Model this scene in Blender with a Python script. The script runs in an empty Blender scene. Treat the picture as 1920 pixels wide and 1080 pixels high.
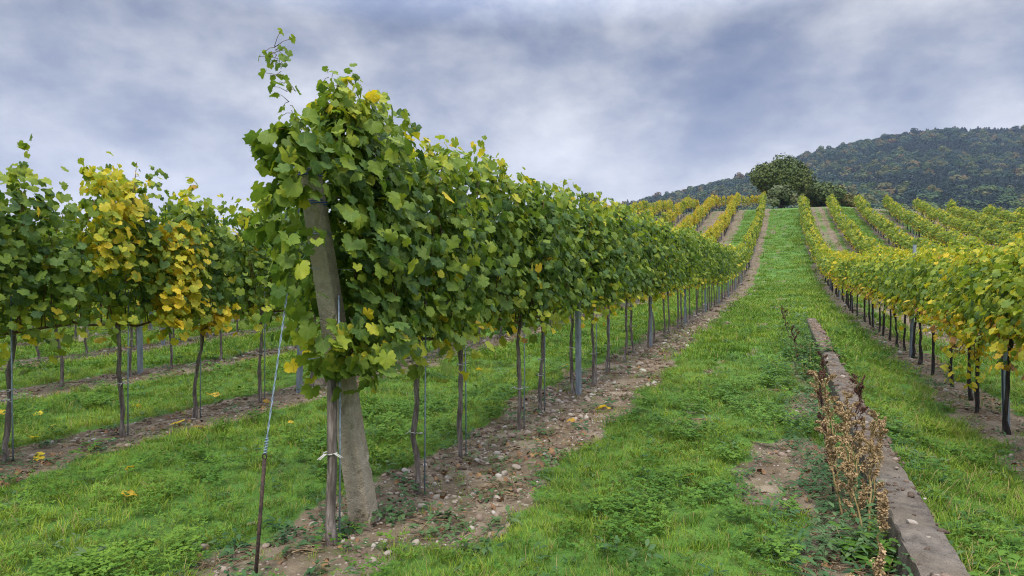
import bpy, math, random
import numpy as np
R = math.radians
sc = bpy.context.scene
COL = sc.collection
rng = np.random.default_rng(11)
random.seed(5)

# ------------------------------------------------------------------ camera
CAM_H = 1.3
A = R(22.2)                                   # the camera looks this far left of the row direction (+Y)
CA, SA = math.cos(A), math.sin(A)
FPX = 1250.0
cam = bpy.data.cameras.new('camera'); camo = bpy.data.objects.new('camera', cam); COL.objects.link(camo)
cam.lens = 36 * FPX / 1920; cam.sensor_width = 36; cam.clip_end = 6000; cam.clip_start = .05
camo.location = (0, 0, CAM_H); camo.rotation_euler = (R(90), 0, A)
sc.camera = camo

# ------------------------------------------------------------------ sky, sun, exposure
SKY_OFF = (.4, .2, .3)
SUN_EL, SUN_AZ = R(55), R(172)                # azimuth from +Y towards +X: the soft light comes from behind the camera
w = bpy.data.worlds.new('World'); sc.world = w; w.use_nodes = True
nt = w.node_tree; nt.nodes.clear()
def N(nt, t, **k):
    n = nt.nodes.new(t)
    for a, b in k.items():
        if a == 'inp':
            for i, v in b.items(): n.inputs[i].default_value = v
        else: setattr(n, a, b)
    return n
def math_n(nt, op, a, b=None, c=None, clamp=False):
    n = nt.nodes.new('ShaderNodeMath'); n.operation = op; n.use_clamp = clamp
    for i, v in enumerate((a, b, c)):
        if v is None: continue
        if isinstance(v, (int, float)): n.inputs[i].default_value = v
        else: nt.links.new(v, n.inputs[i])
    return n.outputs[0]
def mix_n(nt, f, a, b, mode='MIX'):
    n = nt.nodes.new('ShaderNodeMix'); n.data_type = 'RGBA'; n.blend_type = mode
    for s, v in ((0, f), (6, a), (7, b)):
        if isinstance(v, (int, float)): n.inputs[s].default_value = v
        elif isinstance(v, tuple): n.inputs[s].default_value = (*v[:3], 1)
        else: nt.links.new(v, n.inputs[s])
    return n.outputs[2]
def ramp_n(nt, f, stops, interp='LINEAR'):
    n = nt.nodes.new('ShaderNodeValToRGB'); cr = n.color_ramp; cr.interpolation = interp
    while len(cr.elements) < len(stops): cr.elements.new(.5)
    for e, (p, c) in zip(cr.elements, stops):
        e.position = p; e.color = (*c, 1) if isinstance(c, tuple) else (c, c, c, 1)
    nt.links.new(f, n.inputs[0]); return n.outputs[0]
def noise_n(nt, vec, scale, detail=4, rough=.55, dist=0, out=0):
    n = nt.nodes.new('ShaderNodeTexNoise')
    n.inputs['Scale'].default_value = scale; n.inputs['Detail'].default_value = detail
    n.inputs['Roughness'].default_value = rough; n.inputs['Distortion'].default_value = dist
    if vec is not None: nt.links.new(vec, n.inputs['Vector'])
    return n.outputs[out]

tc = N(nt, 'ShaderNodeTexCoord'); sx = N(nt, 'ShaderNodeSeparateXYZ'); nt.links.new(tc.outputs['Generated'], sx.inputs[0])
mp = N(nt, 'ShaderNodeMapping'); mp.inputs['Scale'].default_value = (1, 1, 1.75); mp.inputs['Location'].default_value = SKY_OFF
mp.inputs['Rotation'].default_value = (R(-14), R(8), 0)
nt.links.new(tc.outputs['Generated'], mp.inputs[0])
big = noise_n(nt, mp.outputs[0], 2.5, 4, .5, .0)
fine = noise_n(nt, mp.outputs[0], 6.5, 10, .58, .08)
v = math_n(nt, 'ADD', math_n(nt, 'MULTIPLY', big, .58), math_n(nt, 'MULTIPLY', fine, .42))
cloud = ramp_n(nt, v, [(.34, (.080, .104, .182)), (.43, (.134, .158, .228)), (.49, (.198, .220, .278)), (.55, (.276, .294, .340)), (.645, (.40, .414, .448))])
# bright band low over the land, overcast dome three times brighter at the zenith than at its rim
low = ramp_n(nt, sx.outputs[2], [(0, .95), (.09, .72), (.2, .26), (.33, 0.0)])
cloud = mix_n(nt, low, cloud, mix_n(nt, .6, cloud, (.42, .43, .465)))
zen = ramp_n(nt, sx.outputs[2], [(0, .215), (.12, .215), (.36, .172), (.60, .85), (1, 1.0)])
zs = N(nt, 'ShaderNodeVectorMath', operation='SCALE'); zs.inputs['Scale'].default_value = 5.0; nt.links.new(zen, zs.inputs[0])

cloud = mix_n(nt, 1.0, cloud, zs.outputs[0], 'MULTIPLY')
sky = N(nt, 'ShaderNodeTexSky'); sky.sky_type = 'NISHITA'; sky.sun_disc = False
sky.sun_elevation = SUN_EL; sky.sun_rotation = SUN_AZ
bg1 = N(nt, 'ShaderNodeBackground'); bg1.inputs[1].default_value = .05; nt.links.new(sky.outputs[0], bg1.inputs[0])
bg2 = N(nt, 'ShaderNodeBackground'); bg2.inputs[1].default_value = 1.0; nt.links.new(cloud, bg2.inputs[0])
thin = ramp_n(nt, v, [(.30, .70), (.40, .93), (.5, 1.0)])
ms = N(nt, 'ShaderNodeMixShader'); nt.links.new(thin, ms.inputs[0]); nt.links.new(bg1.outputs[0], ms.inputs[1]); nt.links.new(bg2.outputs[0], ms.inputs[2])
wo = N(nt, 'ShaderNodeOutputWorld'); nt.links.new(ms.outputs[0], wo.inputs[0])

sl = bpy.data.lights.new('sun', 'SUN'); sl.energy = 1.5; sl.angle = R(14); sl.color = (1, .95, .86)
so = bpy.data.objects.new('sun', sl); COL.objects.link(so)
from mathutils import Vector
sd = Vector((math.sin(SUN_AZ) * math.cos(SUN_EL), math.cos(SUN_AZ) * math.cos(SUN_EL), math.sin(SUN_EL)))
so.rotation_euler = (-sd).to_track_quat('-Z', 'Y').to_euler(); so.location = sd * 60
vs = sc.view_settings; vs.view_transform = 'Standard'; vs.look = 'None'; vs.gamma = 1; vs.exposure = 1.1; vs.use_curve_mapping = False
cy_ = sc.cycles
cy_.use_adaptive_sampling = False; cy_.pixel_filter_type = 'BLACKMAN_HARRIS'; cy_.filter_width = 1.1
cy_.max_bounces = 6; cy_.diffuse_bounces = 3; cy_.glossy_bounces = 2; cy_.transmission_bounces = 3; cy_.volume_bounces = 0; cy_.transparent_max_bounces = 6
cy_.use_denoising = True; cy_.denoiser = 'OPENIMAGEDENOISE'; cy_.denoising_prefilter = 'NONE'; cy_.denoising_input_passes = 'RGB_ALBEDO_NORMAL'

# ------------------------------------------------------------------ helpers
def hsh(ix, iy, seed):
    n = (ix.astype(np.int64) * 374761393 + iy.astype(np.int64) * 668265263 + seed * 974634777) & 0xffffffff
    n = ((n ^ (n >> 13)) * 1274126177) & 0xffffffff
    return ((n ^ (n >> 16)) & 0xffff) / 65535.0
def vn(x, y, s, seed=0, octv=1):
    x = np.asarray(x, float) / s; y = np.asarray(y, float) / s; tot = 0; amp = 1; norm = 0
    for o in range(octv):
        ix = np.floor(x); iy = np.floor(y); fx = x - ix; fy = y - iy
        fx = fx * fx * (3 - 2 * fx); fy = fy * fy * (3 - 2 * fy)
        a = hsh(ix, iy, seed + o); b = hsh(ix + 1, iy, seed + o); c = hsh(ix, iy + 1, seed + o); d = hsh(ix + 1, iy + 1, seed + o)
        tot = tot + amp * ((a * (1 - fx) + b * fx) * (1 - fy) + (c * (1 - fx) + d * fx) * fy); norm += amp
        amp *= .5; x = x * 2.03 + 17.1; y = y * 2.03 + 5.3
    return tot / norm
def sstep(a, b, x):
    t = np.clip((np.asarray(x, float) - a) / (b - a), 0, 1); return t * t * (3 - 2 * t)

class MB:
    """collects vertices and faces for one mesh"""
    def __init__(self): self.v = []; self.f = []; self.mi = []; self.n = 0; self.attr = {}; self.uv = []
    def add(self, v, f, mi=0, uv=None, **attr):
        v = np.asarray(v, float); f = np.asarray(f, int)
        self.v.append(v); self.f.append(f + self.n); self.mi.append(np.full(len(f), mi)); self.n += len(v)
        for k, a in attr.items(): self.attr.setdefault(k, []).append(np.broadcast_to(np.asarray(a, float), (len(v),)))
        if uv is not None: self.uv.append((f + self.n - len(v), uv))
        return self
    def mesh(self, name, mats, smooth=True):
        me = bpy.data.meshes.new(name); v = np.concatenate(self.v)
        me.vertices.add(len(v)); me.vertices.foreach_set('co', v.astype(np.float32).ravel())
        tot = np.concatenate([np.full(len(f), f.shape[1]) for f in self.f]); lp = np.concatenate([f.ravel() for f in self.f])
        me.loops.add(len(lp)); me.loops.foreach_set('vertex_index', lp.astype(np.int32))
        me.polygons.add(len(tot)); me.polygons.foreach_set('loop_start', np.concatenate([[0], np.cumsum(tot)[:-1]]).astype(np.int32))
        me.polygons.foreach_set('loop_total', tot.astype(np.int32))
        me.polygons.foreach_set('material_index', np.concatenate(self.mi).astype(np.int32))
        me.polygons.foreach_set('use_smooth', np.full(len(tot), smooth))
        for m in (mats if isinstance(mats, (list, tuple)) else [mats]): me.materials.append(m)
        for k, a in self.attr.items():
            at = me.attributes.new(k, 'FLOAT', 'POINT'); arr = np.concatenate(a)
            if len(arr) == len(v): at.data.foreach_set('value', arr.astype(np.float32))
        me.update(calc_edges=True); me.validate()
        return me
    def obj(self, name, mats, parent=None, smooth=True):
        return link(name, self.mesh(name, mats, smooth), parent)
def link(name, data, parent=None, loc=None):
    o = bpy.data.objects.new(name, data); COL.objects.link(o)
    if parent: o.parent = parent
    if loc is not None: o.location = loc
    return o
def tag(o, label=None, cat=None, group=None, kind=None):
    if label: o['label'] = label
    if cat: o['category'] = cat
    if group: o['group'] = group
    if kind: o['kind'] = kind
    return o
def empty(name, loc, label, cat, group=None, rz=0):
    o = bpy.data.objects.new(name, None); COL.objects.link(o); o.location = loc; o.rotation_euler = (0, 0, rz)
    o.empty_display_size = .1
    return tag(o, label, cat, group)

def frames(P):
    P = np.asarray(P, float); T = np.gradient(P, axis=0); T /= np.linalg.norm(T, axis=1)[:, None] + 1e-9
    ref = np.array([0, 1.0, 0]) if abs(T[0][1]) < .8 else np.array([1.0, 0, 0])
    U = np.cross(T, ref); U /= np.linalg.norm(U, axis=1)[:, None] + 1e-9
    return P, T, U, np.cross(T, U)
def tube(mb, P, rad, n=6, mi=0, wob=0, r=None, **attr):
    P, T, U, W = frames(P); m = len(P); rad = np.broadcast_to(np.asarray(rad, float), (m,))
    th = np.linspace(0, 2 * np.pi, n, endpoint=False); rr = rad[:, None] * np.ones((m, n))
    if wob: rr = rr * (1 + wob * ((r or rng).random((m, n)) - .5) * 2)
    V = P[:, None] + rr[..., None] * (np.cos(th)[None, :, None] * U[:, None] + np.sin(th)[None, :, None] * W[:, None])
    i = np.arange(m - 1)[:, None] * n; j = np.arange(n)[None]; j2 = (j + 1) % n
    F = np.stack([i + j, i + j2, i + n + j2, i + n + j], -1).reshape(-1, 4)
    V = V.reshape(-1, 3); V = np.concatenate([V, P[:1], P[-1:]]); c0, c1 = m * n, m * n + 1; e = (m - 1) * n
    F2 = np.array([[c0, (k + 1) % n, k] for k in range(n)] + [[c1, e + k, e + (k + 1) % n] for k in range(n)])
    b = mb.n; mb.add(V, F, mi, **attr)
    mb.f.append(F2 + b); mb.mi.append(np.full(len(F2), mi))
def box_pts(x0, x1, y0, y1, z0, z1):
    v = np.array([[x, y, z] for z in (z0, z1) for y in (y0, y1) for x in (x0, x1)], float)
    f = np.array([[0, 2, 3, 1], [4, 5, 7, 6], [0, 1, 5, 4], [2, 6, 7, 3], [0, 4, 6, 2], [1, 3, 7, 5]]); return v, f
def ico(sub=2):
    t = (1 + 5 ** .5) / 2
    V = [(-1, t, 0), (1, t, 0), (-1, -t, 0), (1, -t, 0), (0, -1, t), (0, 1, t), (0, -1, -t), (0, 1, -t), (t, 0, -1), (t, 0, 1), (-t, 0, -1), (-t, 0, 1)]
    V = [np.array(v) / np.linalg.norm(v) for v in V]
    F = [(0, 11, 5), (0, 5, 1), (0, 1, 7), (0, 7, 10), (0, 10, 11), (1, 5, 9), (5, 11, 4), (11, 10, 2), (10, 7, 6), (7, 1, 8), (3, 9, 4), (3, 4, 2), (3, 2, 6), (3, 6, 8), (3, 8, 9), (4, 9, 5), (2, 4, 11), (6, 2, 10), (8, 6, 7), (9, 8, 1)]
    for _ in range(sub):
        mid = {}; F2 = []
        def m(a, b):
            k = (min(a, b), max(a, b))
            if k not in mid:
                p = V[a] + V[b]; V.append(p / np.linalg.norm(p)); mid[k] = len(V) - 1
            return mid[k]
        for a, b, c in F:
            x, y, z = m(a, b), m(b, c), m(c, a); F2 += [(a, x, z), (b, y, x), (c, z, y), (x, y, z)]
        F = F2
    return np.array(V), np.array(F)

def scatter(name, P, rot, scl, idx, templates, label, cat=None, extra=None):
    """stuff nobody could count: copies of small template meshes on the points P"""
    me = bpy.data.meshes.new(name); n = len(P)
    me.vertices.add(n); me.vertices.foreach_set('co', np.asarray(P, np.float32).ravel())
    a = me.attributes.new('rot', 'FLOAT_VECTOR', 'POINT'); a.data.foreach_set('vector', np.asarray(rot, np.float32).ravel())
    s = np.asarray(scl, float); s = np.repeat(s[:, None], 3, 1) if s.ndim == 1 else s
    a = me.attributes.new('scl', 'FLOAT_VECTOR', 'POINT'); a.data.foreach_set('vector', s.astype(np.float32).ravel())
    a = me.attributes.new('idx', 'INT', 'POINT'); a.data.foreach_set('value', np.asarray(idx, np.int32))
    o = link(name, me); tag(o, label, cat, None, 'stuff')
    tcoll = bpy.data.collections.new(name + '_templates')
    for k, (tm) in enumerate(templates):
        to = bpy.data.objects.new('%s_kind.%03d' % (name, k), tm); tcoll.objects.link(to)
    ng = bpy.data.node_groups.new(name + '_nodes', 'GeometryNodeTree')
    ng.interface.new_socket('Geometry', in_out='INPUT', socket_type='NodeSocketGeometry')
    ng.interface.new_socket('Geometry', in_out='OUTPUT', socket_type='NodeSocketGeometry')
    gi = ng.nodes.new('NodeGroupInput'); go = ng.nodes.new('NodeGroupOutput')
    ip = ng.nodes.new('GeometryNodeInstanceOnPoints'); ci = ng.nodes.new('GeometryNodeCollectionInfo')
    ci.inputs['Collection'].default_value = tcoll; ci.inputs['Separate Children'].default_value = True; ci.inputs['Reset Children'].default_value = True
    ip.inputs['Pick Instance'].default_value = True
    def na(nm, ty):
        q = ng.nodes.new('GeometryNodeInputNamedAttribute'); q.data_type = ty; q.inputs['Name'].default_value = nm
        return q.outputs['Attribute']
    L = ng.links.new
    L(gi.outputs[0], ip.inputs['Points']); L(ci.outputs[0], ip.inputs['Instance'])
    L(na('idx', 'INT'), ip.inputs['Instance Index']); L(na('rot', 'FLOAT_VECTOR'), ip.inputs['Rotation']); L(na('scl', 'FLOAT_VECTOR'), ip.inputs['Scale'])
    L(ip.outputs[0], go.inputs[0])
    md = o.modifiers.new('scatter', 'NODES'); md.node_group = ng
    return o

# ------------------------------------------------------------------ materials
def new_mat(name):
    m = bpy.data.materials.new(name); m.use_nodes = True; t = m.node_tree; t.nodes.clear()
    out = t.nodes.new('ShaderNodeOutputMaterial'); p = t.nodes.new('ShaderNodeBsdfPrincipled'); t.links.new(p.outputs[0], out.inputs[0])
    return m, t, p, out
def pos_n(t): return t.nodes.new('ShaderNodeNewGeometry').outputs['Position']
def obj_n(t): return t.nodes.new('ShaderNodeTexCoord').outputs['Object']
def bump_n(t, p, hgt, strength, dist):
    b = t.nodes.new('ShaderNodeBump'); b.inputs['Strength'].default_value = strength; b.inputs['Distance'].default_value = dist
    t.links.new(hgt, b.inputs['Height']); t.links.new(b.outputs[0], p.inputs['Normal'])
def simple_mat(name, stops, scale, rough=.85, bump=.4, bdist=.01, spec=.3, metal=0, stretch=None, detail=6, obj=True):
    m, t, p, out = new_mat(name); vec = obj_n(t) if obj else pos_n(t)
    if stretch:
        mm = t.nodes.new('ShaderNodeMapping'); mm.inputs['Scale'].default_value = stretch; t.links.new(vec, mm.inputs[0]); vec = mm.outputs[0]
    f = noise_n(t, vec, scale, detail, .62); c = ramp_n(t, f, stops)
    t.links.new(c, p.inputs['Base Color']); p.inputs['Roughness'].default_value = rough
    p.inputs['Specular IOR Level'].default_value = spec; p.inputs['Metallic'].default_value = metal
    if bump: bump_n(t, p, noise_n(t, vec, scale * 2.2, detail, .6), bump, bdist)
    return m

def leaf_mat(name, stops, tint=(1, 1, 1), transl=.38, veins=True, objshift=True):
    m, t, p, out = new_mat(name); L = t.links.new
    at = t.nodes.new('ShaderNodeAttribute'); at.attribute_name = 'age'; age = at.outputs['Fac']
    if objshift:
        oi = t.nodes.new('ShaderNodeObjectInfo'); sp = t.nodes.new('ShaderNodeSeparateColor'); L(oi.outputs['Color'], sp.inputs[0])
        age = math_n(t, 'ADD', age, sp.outputs[0])
    nz = noise_n(t, pos_n(t), 22, 3, .6)
    age = math_n(t, 'ADD', age, math_n(t, 'MULTIPLY', math_n(t, 'SUBTRACT', nz, .5), .24), clamp=True)
    c = ramp_n(t, age, stops)
    spot = ramp_n(t, noise_n(t, pos_n(t), 75, 2, .5), [(.60, 0.0), (.70, 1.0)])
    spot = math_n(t, 'MULTIPLY', spot, ramp_n(t, age, [(.25, .10), (.55, .55)]))
    c = mix_n(t, spot, c, (.13, .075, .03))
    if veins:
        uv = t.nodes.new('ShaderNodeAttribute'); uv.attribute_name = 'vein'
        c = mix_n(t, math_n(t, 'MULTIPLY', ramp_n(t, uv.outputs['Fac'], [(.0, 0.0), (.8, 0.0), (1, 1.0)]), .38), c, (.26, .30, .10))
    L(c, p.inputs['Base Color']); p.inputs['Roughness'].default_value = .58; p.inputs['Specular IOR Level'].default_value = .2
    tr = t.nodes.new('ShaderNodeBsdfTranslucent'); L(mix_n(t, 1.0, c, (1.25, 1.3, .7), 'MULTIPLY'), tr.inputs[0])
    mx = t.nodes.new('ShaderNodeMixShader'); mx.inputs[0].default_value = transl
    L(p.outputs[0], mx.inputs[1]); L(tr.outputs[0], mx.inputs[2]); L(mx.outputs[0], out.inputs[0])
    return m
LEAF = leaf_mat('vine_leaf', [(0, (.040, .088, .024)), (.16, (.078, .142, .028)), (.34, (.165, .235, .028)), (.5, (.32, .36, .030)), (.68, (.68, .50, .030)), (.84, (.62, .38, .035)), (.95, (.28, .13, .04))])

def foliage_mat(name, stops, transl=.2):
    """crown leaves: colour differs from clump to clump and tree to tree"""
    m, t, p, out = new_mat(name); L = t.links.new
    at = t.nodes.new('ShaderNodeAttribute'); at.attribute_name = 'age'
    oi = t.nodes.new('ShaderNodeObjectInfo')
    f = math_n(t, 'ADD', at.outputs['Fac'], oi.outputs['Random'], clamp=False)
    f = math_n(t, 'FRACT', f) if False else f
    c = ramp_n(t, math_n(t, 'MULTIPLY', f, .5), stops)
    L(c, p.inputs['Base Color']); p.inputs['Roughness'].default_value = .7; p.inputs['Specular IOR Level'].default_value = .25
    tr = t.nodes.new('ShaderNodeBsdfTranslucent'); L(c, tr.inputs[0])
    mx = t.nodes.new('ShaderNodeMixShader'); mx.inputs[0].default_value = transl
    L(p.outputs[0], mx.inputs[1]); L(tr.outputs[0], mx.inputs[2]); L(mx.outputs[0], out.inputs[0])
    return m

BARK = simple_mat('vine_bark', [(.3, (.06, .046, .038)), (.5, (.16, .128, .105)), (.68, (.32, .27, .23))], 40, .9, .9, .02, .2, stretch=(1, 1, .14))
BARK_DARK = simple_mat('dark_vine_bark', [(.3, (.012, .010, .009)), (.55, (.04, .032, .027)), (.7, (.10, .08, .065))], 40, .9, .9, .02, .2, stretch=(1, 1, .14))
CANE = simple_mat('cane', [(.35, (.07, .035, .018)), (.65, (.20, .11, .05))], 30, .6, .2, .004)
CONCRETE = None
STEEL = simple_mat('galvanised_steel', [(.3, (.15, .17, .20)), (.5, (.23, .26, .30)), (.7, (.33, .36, .40))], 14, .5, .15, .004, .5, .35, stretch=(1, 1, .3))
WIRE = simple_mat('wire', [(.3, (.16, .21, .26)), (.7, (.33, .40, .46))], 50, .45, 0, 0, .5, .4)
RUST = simple_mat('rusty_steel', [(.3, (.02, .014, .012)), (.55, (.055, .034, .026)), (.72, (.12, .065, .04))], 60, .8, .5, .006)
TIE = simple_mat('white_tie', [(.3, (.34, .32, .28)), (.7, (.55, .53, .47))], 30, .7, 0)
TWINE = simple_mat('blue_twine', [(.3, (.015, .04, .16)), (.7, (.05, .12, .32))], 60, .7, 0)

def concrete_mat(name, base, dark, moss, scale):
    m, t, p, out = new_mat(name); L = t.links.new; vec = obj_n(t)
    f1 = noise_n(t, vec, scale, 8, .65); f2 = noise_n(t, vec, scale * .25, 4, .6); f3 = noise_n(t, vec, scale * 9, 3, .7)
    c = mix_n(t, ramp_n(t, f1, [(.34, 0.0), (.66, 1.0)]), dark, base)
    c = mix_n(t, ramp_n(t, f2, [(.46, 0.0), (.66, .75)]), c, moss)
    c = mix_n(t, ramp_n(t, f3, [(.62, 0.0), (.74, .45)]), c, tuple(min(1, b * 1.55) for b in base))
    c = mix_n(t, ramp_n(t, noise_n(t, vec, scale * 2.6, 5, .7, .6), [(.30, .6), (.37, 0.0)]), c, tuple(b * .4 for b in dark))
    c = mix_n(t, ramp_n(t, f3, [(.26, .6), (.36, 0.0)]), c, tuple(b * .3 for b in dark))
    L(c, p.inputs['Base Color']); p.inputs['Roughness'].default_value = .92; p.inputs['Specular IOR Level'].default_value = .2
    bump_n(t, p, math_n(t, 'ADD', f3, math_n(t, 'MULTIPLY', f1, 1.5)), 1.0, .014)
    return m
CONCRETE = concrete_mat('weathered_concrete', (.52, .44, .325), (.33, .275, .20), (.34, .265, .165), 16)
WALLC = concrete_mat('mossy_concrete', (.215, .18, .138), (.066, .053, .041), (.115, .085, .050), 9)
STONE = simple_mat('pale_stone', [(.3, (.16, .12, .085)), (.5, (.27, .225, .175)), (.7, (.40, .36, .31))], 16, .85, .4, .004, obj=False)
SEED = simple_mat('dry_seed', [(.3, (.16, .098, .046)), (.5, (.33, .222, .108)), (.7, (.48, .36, .185))], 60, .9, 0, obj=False)
SEED_DARK = simple_mat('dark_dry_seed', [(.3, (.05, .025, .018)), (.7, (.15, .075, .045))], 60, .9, 0, obj=False)
STEM_DRY = simple_mat('dry_stem', [(.3, (.20, .13, .05)), (.7, (.42, .31, .13))], 30, .8, 0, obj=False)

def grass_mat(name, stops, dry):
    m, t, p, out = new_mat(name); L = t.links.new
    oi = t.nodes.new('ShaderNodeObjectInfo'); at = t.nodes.new('ShaderNodeAttribute'); at.attribute_name = 'age'
    patch = ramp_n(t, noise_n(t, pos_n(t), .75, 5, .65), [(.3, 0.0), (.7, 1.0)])
    f = math_n(t, 'ADD', math_n(t, 'MULTIPLY', oi.outputs['Random'], .30), math_n(t, 'ADD', math_n(t, 'MULTIPLY', patch, .48), math_n(t, 'MULTIPLY', at.outputs['Fac'], .26)))
    c = ramp_n(t, f, stops)
    c = mix_n(t, ramp_n(t, at.outputs['Fac'], [(.90, 0.0), (.94, 1.0)]), c, dry)
    L(c, p.inputs['Base Color']); p.inputs['Roughness'].default_value = .6; p.inputs['Specular IOR Level'].default_value = .14
    tr = t.nodes.new('ShaderNodeBsdfTranslucent'); L(c, tr.inputs[0])
    mx = t.nodes.new('ShaderNodeMixShader'); mx.inputs[0].default_value = .3
    L(p.outputs[0], mx.inputs[1]); L(tr.outputs[0], mx.inputs[2]); L(mx.outputs[0], out.inputs[0])
    return m
GRASS = grass_mat('grass_blade', [(.2, (.066, .138, .016)), (.5, (.15, .255, .022)), (.8, (.30, .36, .040))], (.30, .24, .09))
CLOVER = grass_mat('clover_leaf', [(.25, (.045, .115, .015)), (.5, (.085, .180, .019)), (.8, (.15, .25, .026))], (.20, .22, .07))
WEED = grass_mat('weed_leaf', [(.25, (.035, .09, .03)), (.5, (.07, .14, .045)), (.8, (.13, .19, .07))], (.22, .17, .09))

# ------------------------------------------------------------------ terrain
ROWS_L = [-2.2, -5.3, -8.3, -11.3, -14.3, -17.3, -20.3, -23.3, -26.3, -29.3]
ROWS_R = [2.0, 4.8, 7.55, 10.3, 13.05, 15.8, 18.55, 21.3, 24.05]
_py = np.array([-400, 0, 4, 7.2, 11.6, 17.3, 25.2, 32.8, 41.7, 54, 65.6, 75, 84, 92, 104, 125, 170, 260, 400, 2000])
_ph = np.array([0, 0, 0, .09, .28, .50, .74, 1.08, 1.98, 3.9, 6.15, 8.15, 10.5, 11.5, 11.8, 10.0, 3, -9, -14, -16.])
_gy = np.arange(-400, 1600, .25); _gh = np.interp(_gy, _py, _ph)
for _w in (9, 13):
    _gh = np.convolve(np.pad(_gh, _w, 'edge'), np.ones(2 * _w + 1) / (2 * _w + 1), 'valid')
WALL_X0, WALL_X1, WALL_Y0, WALL_Y1 = .485, .675, .6, 17.0
def H0(x, y):
    x = np.asarray(x, float); y = np.asarray(y, float)
    h = np.interp(y, _gy, _gh)
    h = h - .20 * sstep(.56, 1.5, x) * (1 - sstep(17, 30, y))
    rr = np.clip(y / 85, 0, 1.2) ** 2
    h = h - rr * .11 * np.clip(x - 6, 0, 60)
    h = h - rr * .05 * np.clip(-x - 9, 0, 90)
    h = h + .25 * (vn(x, y, 14, 3, 2) - .5) * sstep(14, 40, y)
    return h
def soil(x, y):
    x = np.asarray(x, float); y = np.asarray(y, float)
    n1 = vn(x, y, .55, 21, 3) - .5; n2 = vn(x, y, .16, 22, 2) - .5; n3 = vn(x, y, 2.2, 29, 2) - .5
    s = np.zeros(np.broadcast(x, y).shape)
    for i, X in enumerate(ROWS_L):
        off, hw = (.16, .50) if i == 0 else (.05, .45)
        d = np.abs(x - X - off) - hw + n1 * .42 + n2 * .2 + n3 * .25
        y0 = 2.75 if i == 0 else -1
        s = np.maximum(s, sstep(.10, -.10, d) * sstep(y0 - .3, y0 + .3, y + n1 * .6) * (1 if i == 0 else .92))
    for i, X in enumerate(ROWS_R):
        d = np.abs(x - X) - .36 + n1 * .5 + n2 * .25
        s = np.maximum(s, sstep(.12, -.12, d) * .8)
    for a, b, y0, amt in ((2.5, 4.4, 9, .72), (-7.9, -5.7, 40, .95), (-5.0, -4.2, 38, .9), (-13.9, -11.7, 40, .9), (7.95, 9.9, 14, .7), (13.4, 15.4, 20, .8)):
        dd = np.maximum(a - x, x - b) + n1 * .5
        tr = np.exp(-((x - (a + b) / 2 - .45) / .2) ** 2) + np.exp(-((x - (a + b) / 2 + .45) / .2) ** 2)
        s = np.maximum(s, sstep(.1, -.25, dd) * sstep(y0, y0 + 7, y) * np.clip(amt * (.62 + .5 * tr) + n3 * .4, 0, 1))
    lane = sstep(-1.7, -1.3, x) * sstep(.5, .3, x) * sstep(4, 7, y)
    s = np.maximum(s, lane * .62 * sstep(.60, .74, vn(x * 1.6, y * .55, .7, 33, 3) + n2 * .3))
    # bare scrapes: beside the wall, around the end post
    for ex, ey, rx, ry, am in ((.08, 4.9, .36, 1.0, 1.0), (.27, 3.5, .22, 1.1, .75), (.2, 7.4, .22, .8, .7), (-2.2, 2.55, .5, .35, .6), (.25, 11, .2, 2.2, .5)):
        e = np.sqrt(((x - ex) / rx) ** 2 + ((y - ey) / ry) ** 2) + n1 * 1.0 + n2 * .6
        s = np.maximum(s, am * sstep(1.15, .75, e))
    return s
def H(x, y, s=None):
    x = np.asarray(x, float); y = np.asarray(y, float)
    if s is None: s = soil(x, y)
    far = 1 - sstep(14, 35, np.hypot(x, y))
    b = (vn(x, y, .9, 41, 2) - .5) * .07 + (vn(x, y, .22, 42, 2) - .5) * .022
    b = b + s * ((vn(x, y, .09, 43, 3) - .5) * .045 - .015)
    return H0(x, y) + b * far
def cam_xy(x, y):
    """metres right of and ahead of the camera"""
    return x * CA + y * SA, y * CA - x * SA
def world_xy(cx, d): return cx * CA - d * SA, cx * SA + d * CA

def axis(segs):
    out = [segs[0][0]]
    for a, b, st0, st1 in segs:
        p = a
        while p < b - 1e-6:
            st = st0 + (st1 - st0) * (p - a) / (b - a); p = min(b, p + st); out.append(p)
    return np.array(out)
gx = axis([(-1300, -60, 220, 20), (-60, -12, 12, .5), (-12, -5.8, .4, .06), (-5.8, 3.2, .045, .045), (3.2, 9, .06, .4), (9, 60, .5, 6), (60, 1300, 20, 220)])
gy = axis([(-300, -4, 80, 2), (-4, 1.6, 1.0, .1), (1.6, 9, .042, .05), (9, 20, .06, .2), (20, 120, .25, 1.2), (120, 1270, 8, 140)])
GX, GY = np.meshgrid(gx, gy); S = soil(GX, GY); GZ = H(GX, GY, S)
nx, ny = len(gx), len(gy)
ii = (np.arange(ny - 1)[:, None] * nx + np.arange(nx - 1)[None]).ravel()
gm = MB(); gm.add(np.stack([GX, GY, GZ], -1).reshape(-1, 3), np.stack([ii, ii + 1, ii + nx + 1, ii + nx], -1), soil=S.ravel())
m, t, p, out = new_mat('meadow_ground'); L = t.links.new; ps = pos_n(t)
at = t.nodes.new('ShaderNodeAttribute'); at.attribute_name = 'soil'
nz = noise_n(t, ps, 9, 6, .65)
sf = ramp_n(t, math_n(t, 'ADD', at.outputs['Fac'], math_n(t, 'MULTIPLY', math_n(t, 'SUBTRACT', nz, .5), .7)), [(.34, 0.0), (.6, 1.0)])
s1 = ramp_n(t, noise_n(t, ps, 3.5, 8, .68), [(.3, (.078, .055, .034)), (.5, (.155, .116, .072)), (.68, (.26, .205, .135))])
vo = t.nodes.new('ShaderNodeTexVoronoi'); vo.inputs['Scale'].default_value = 32; L(ps, vo.inputs['Vector'])
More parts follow.
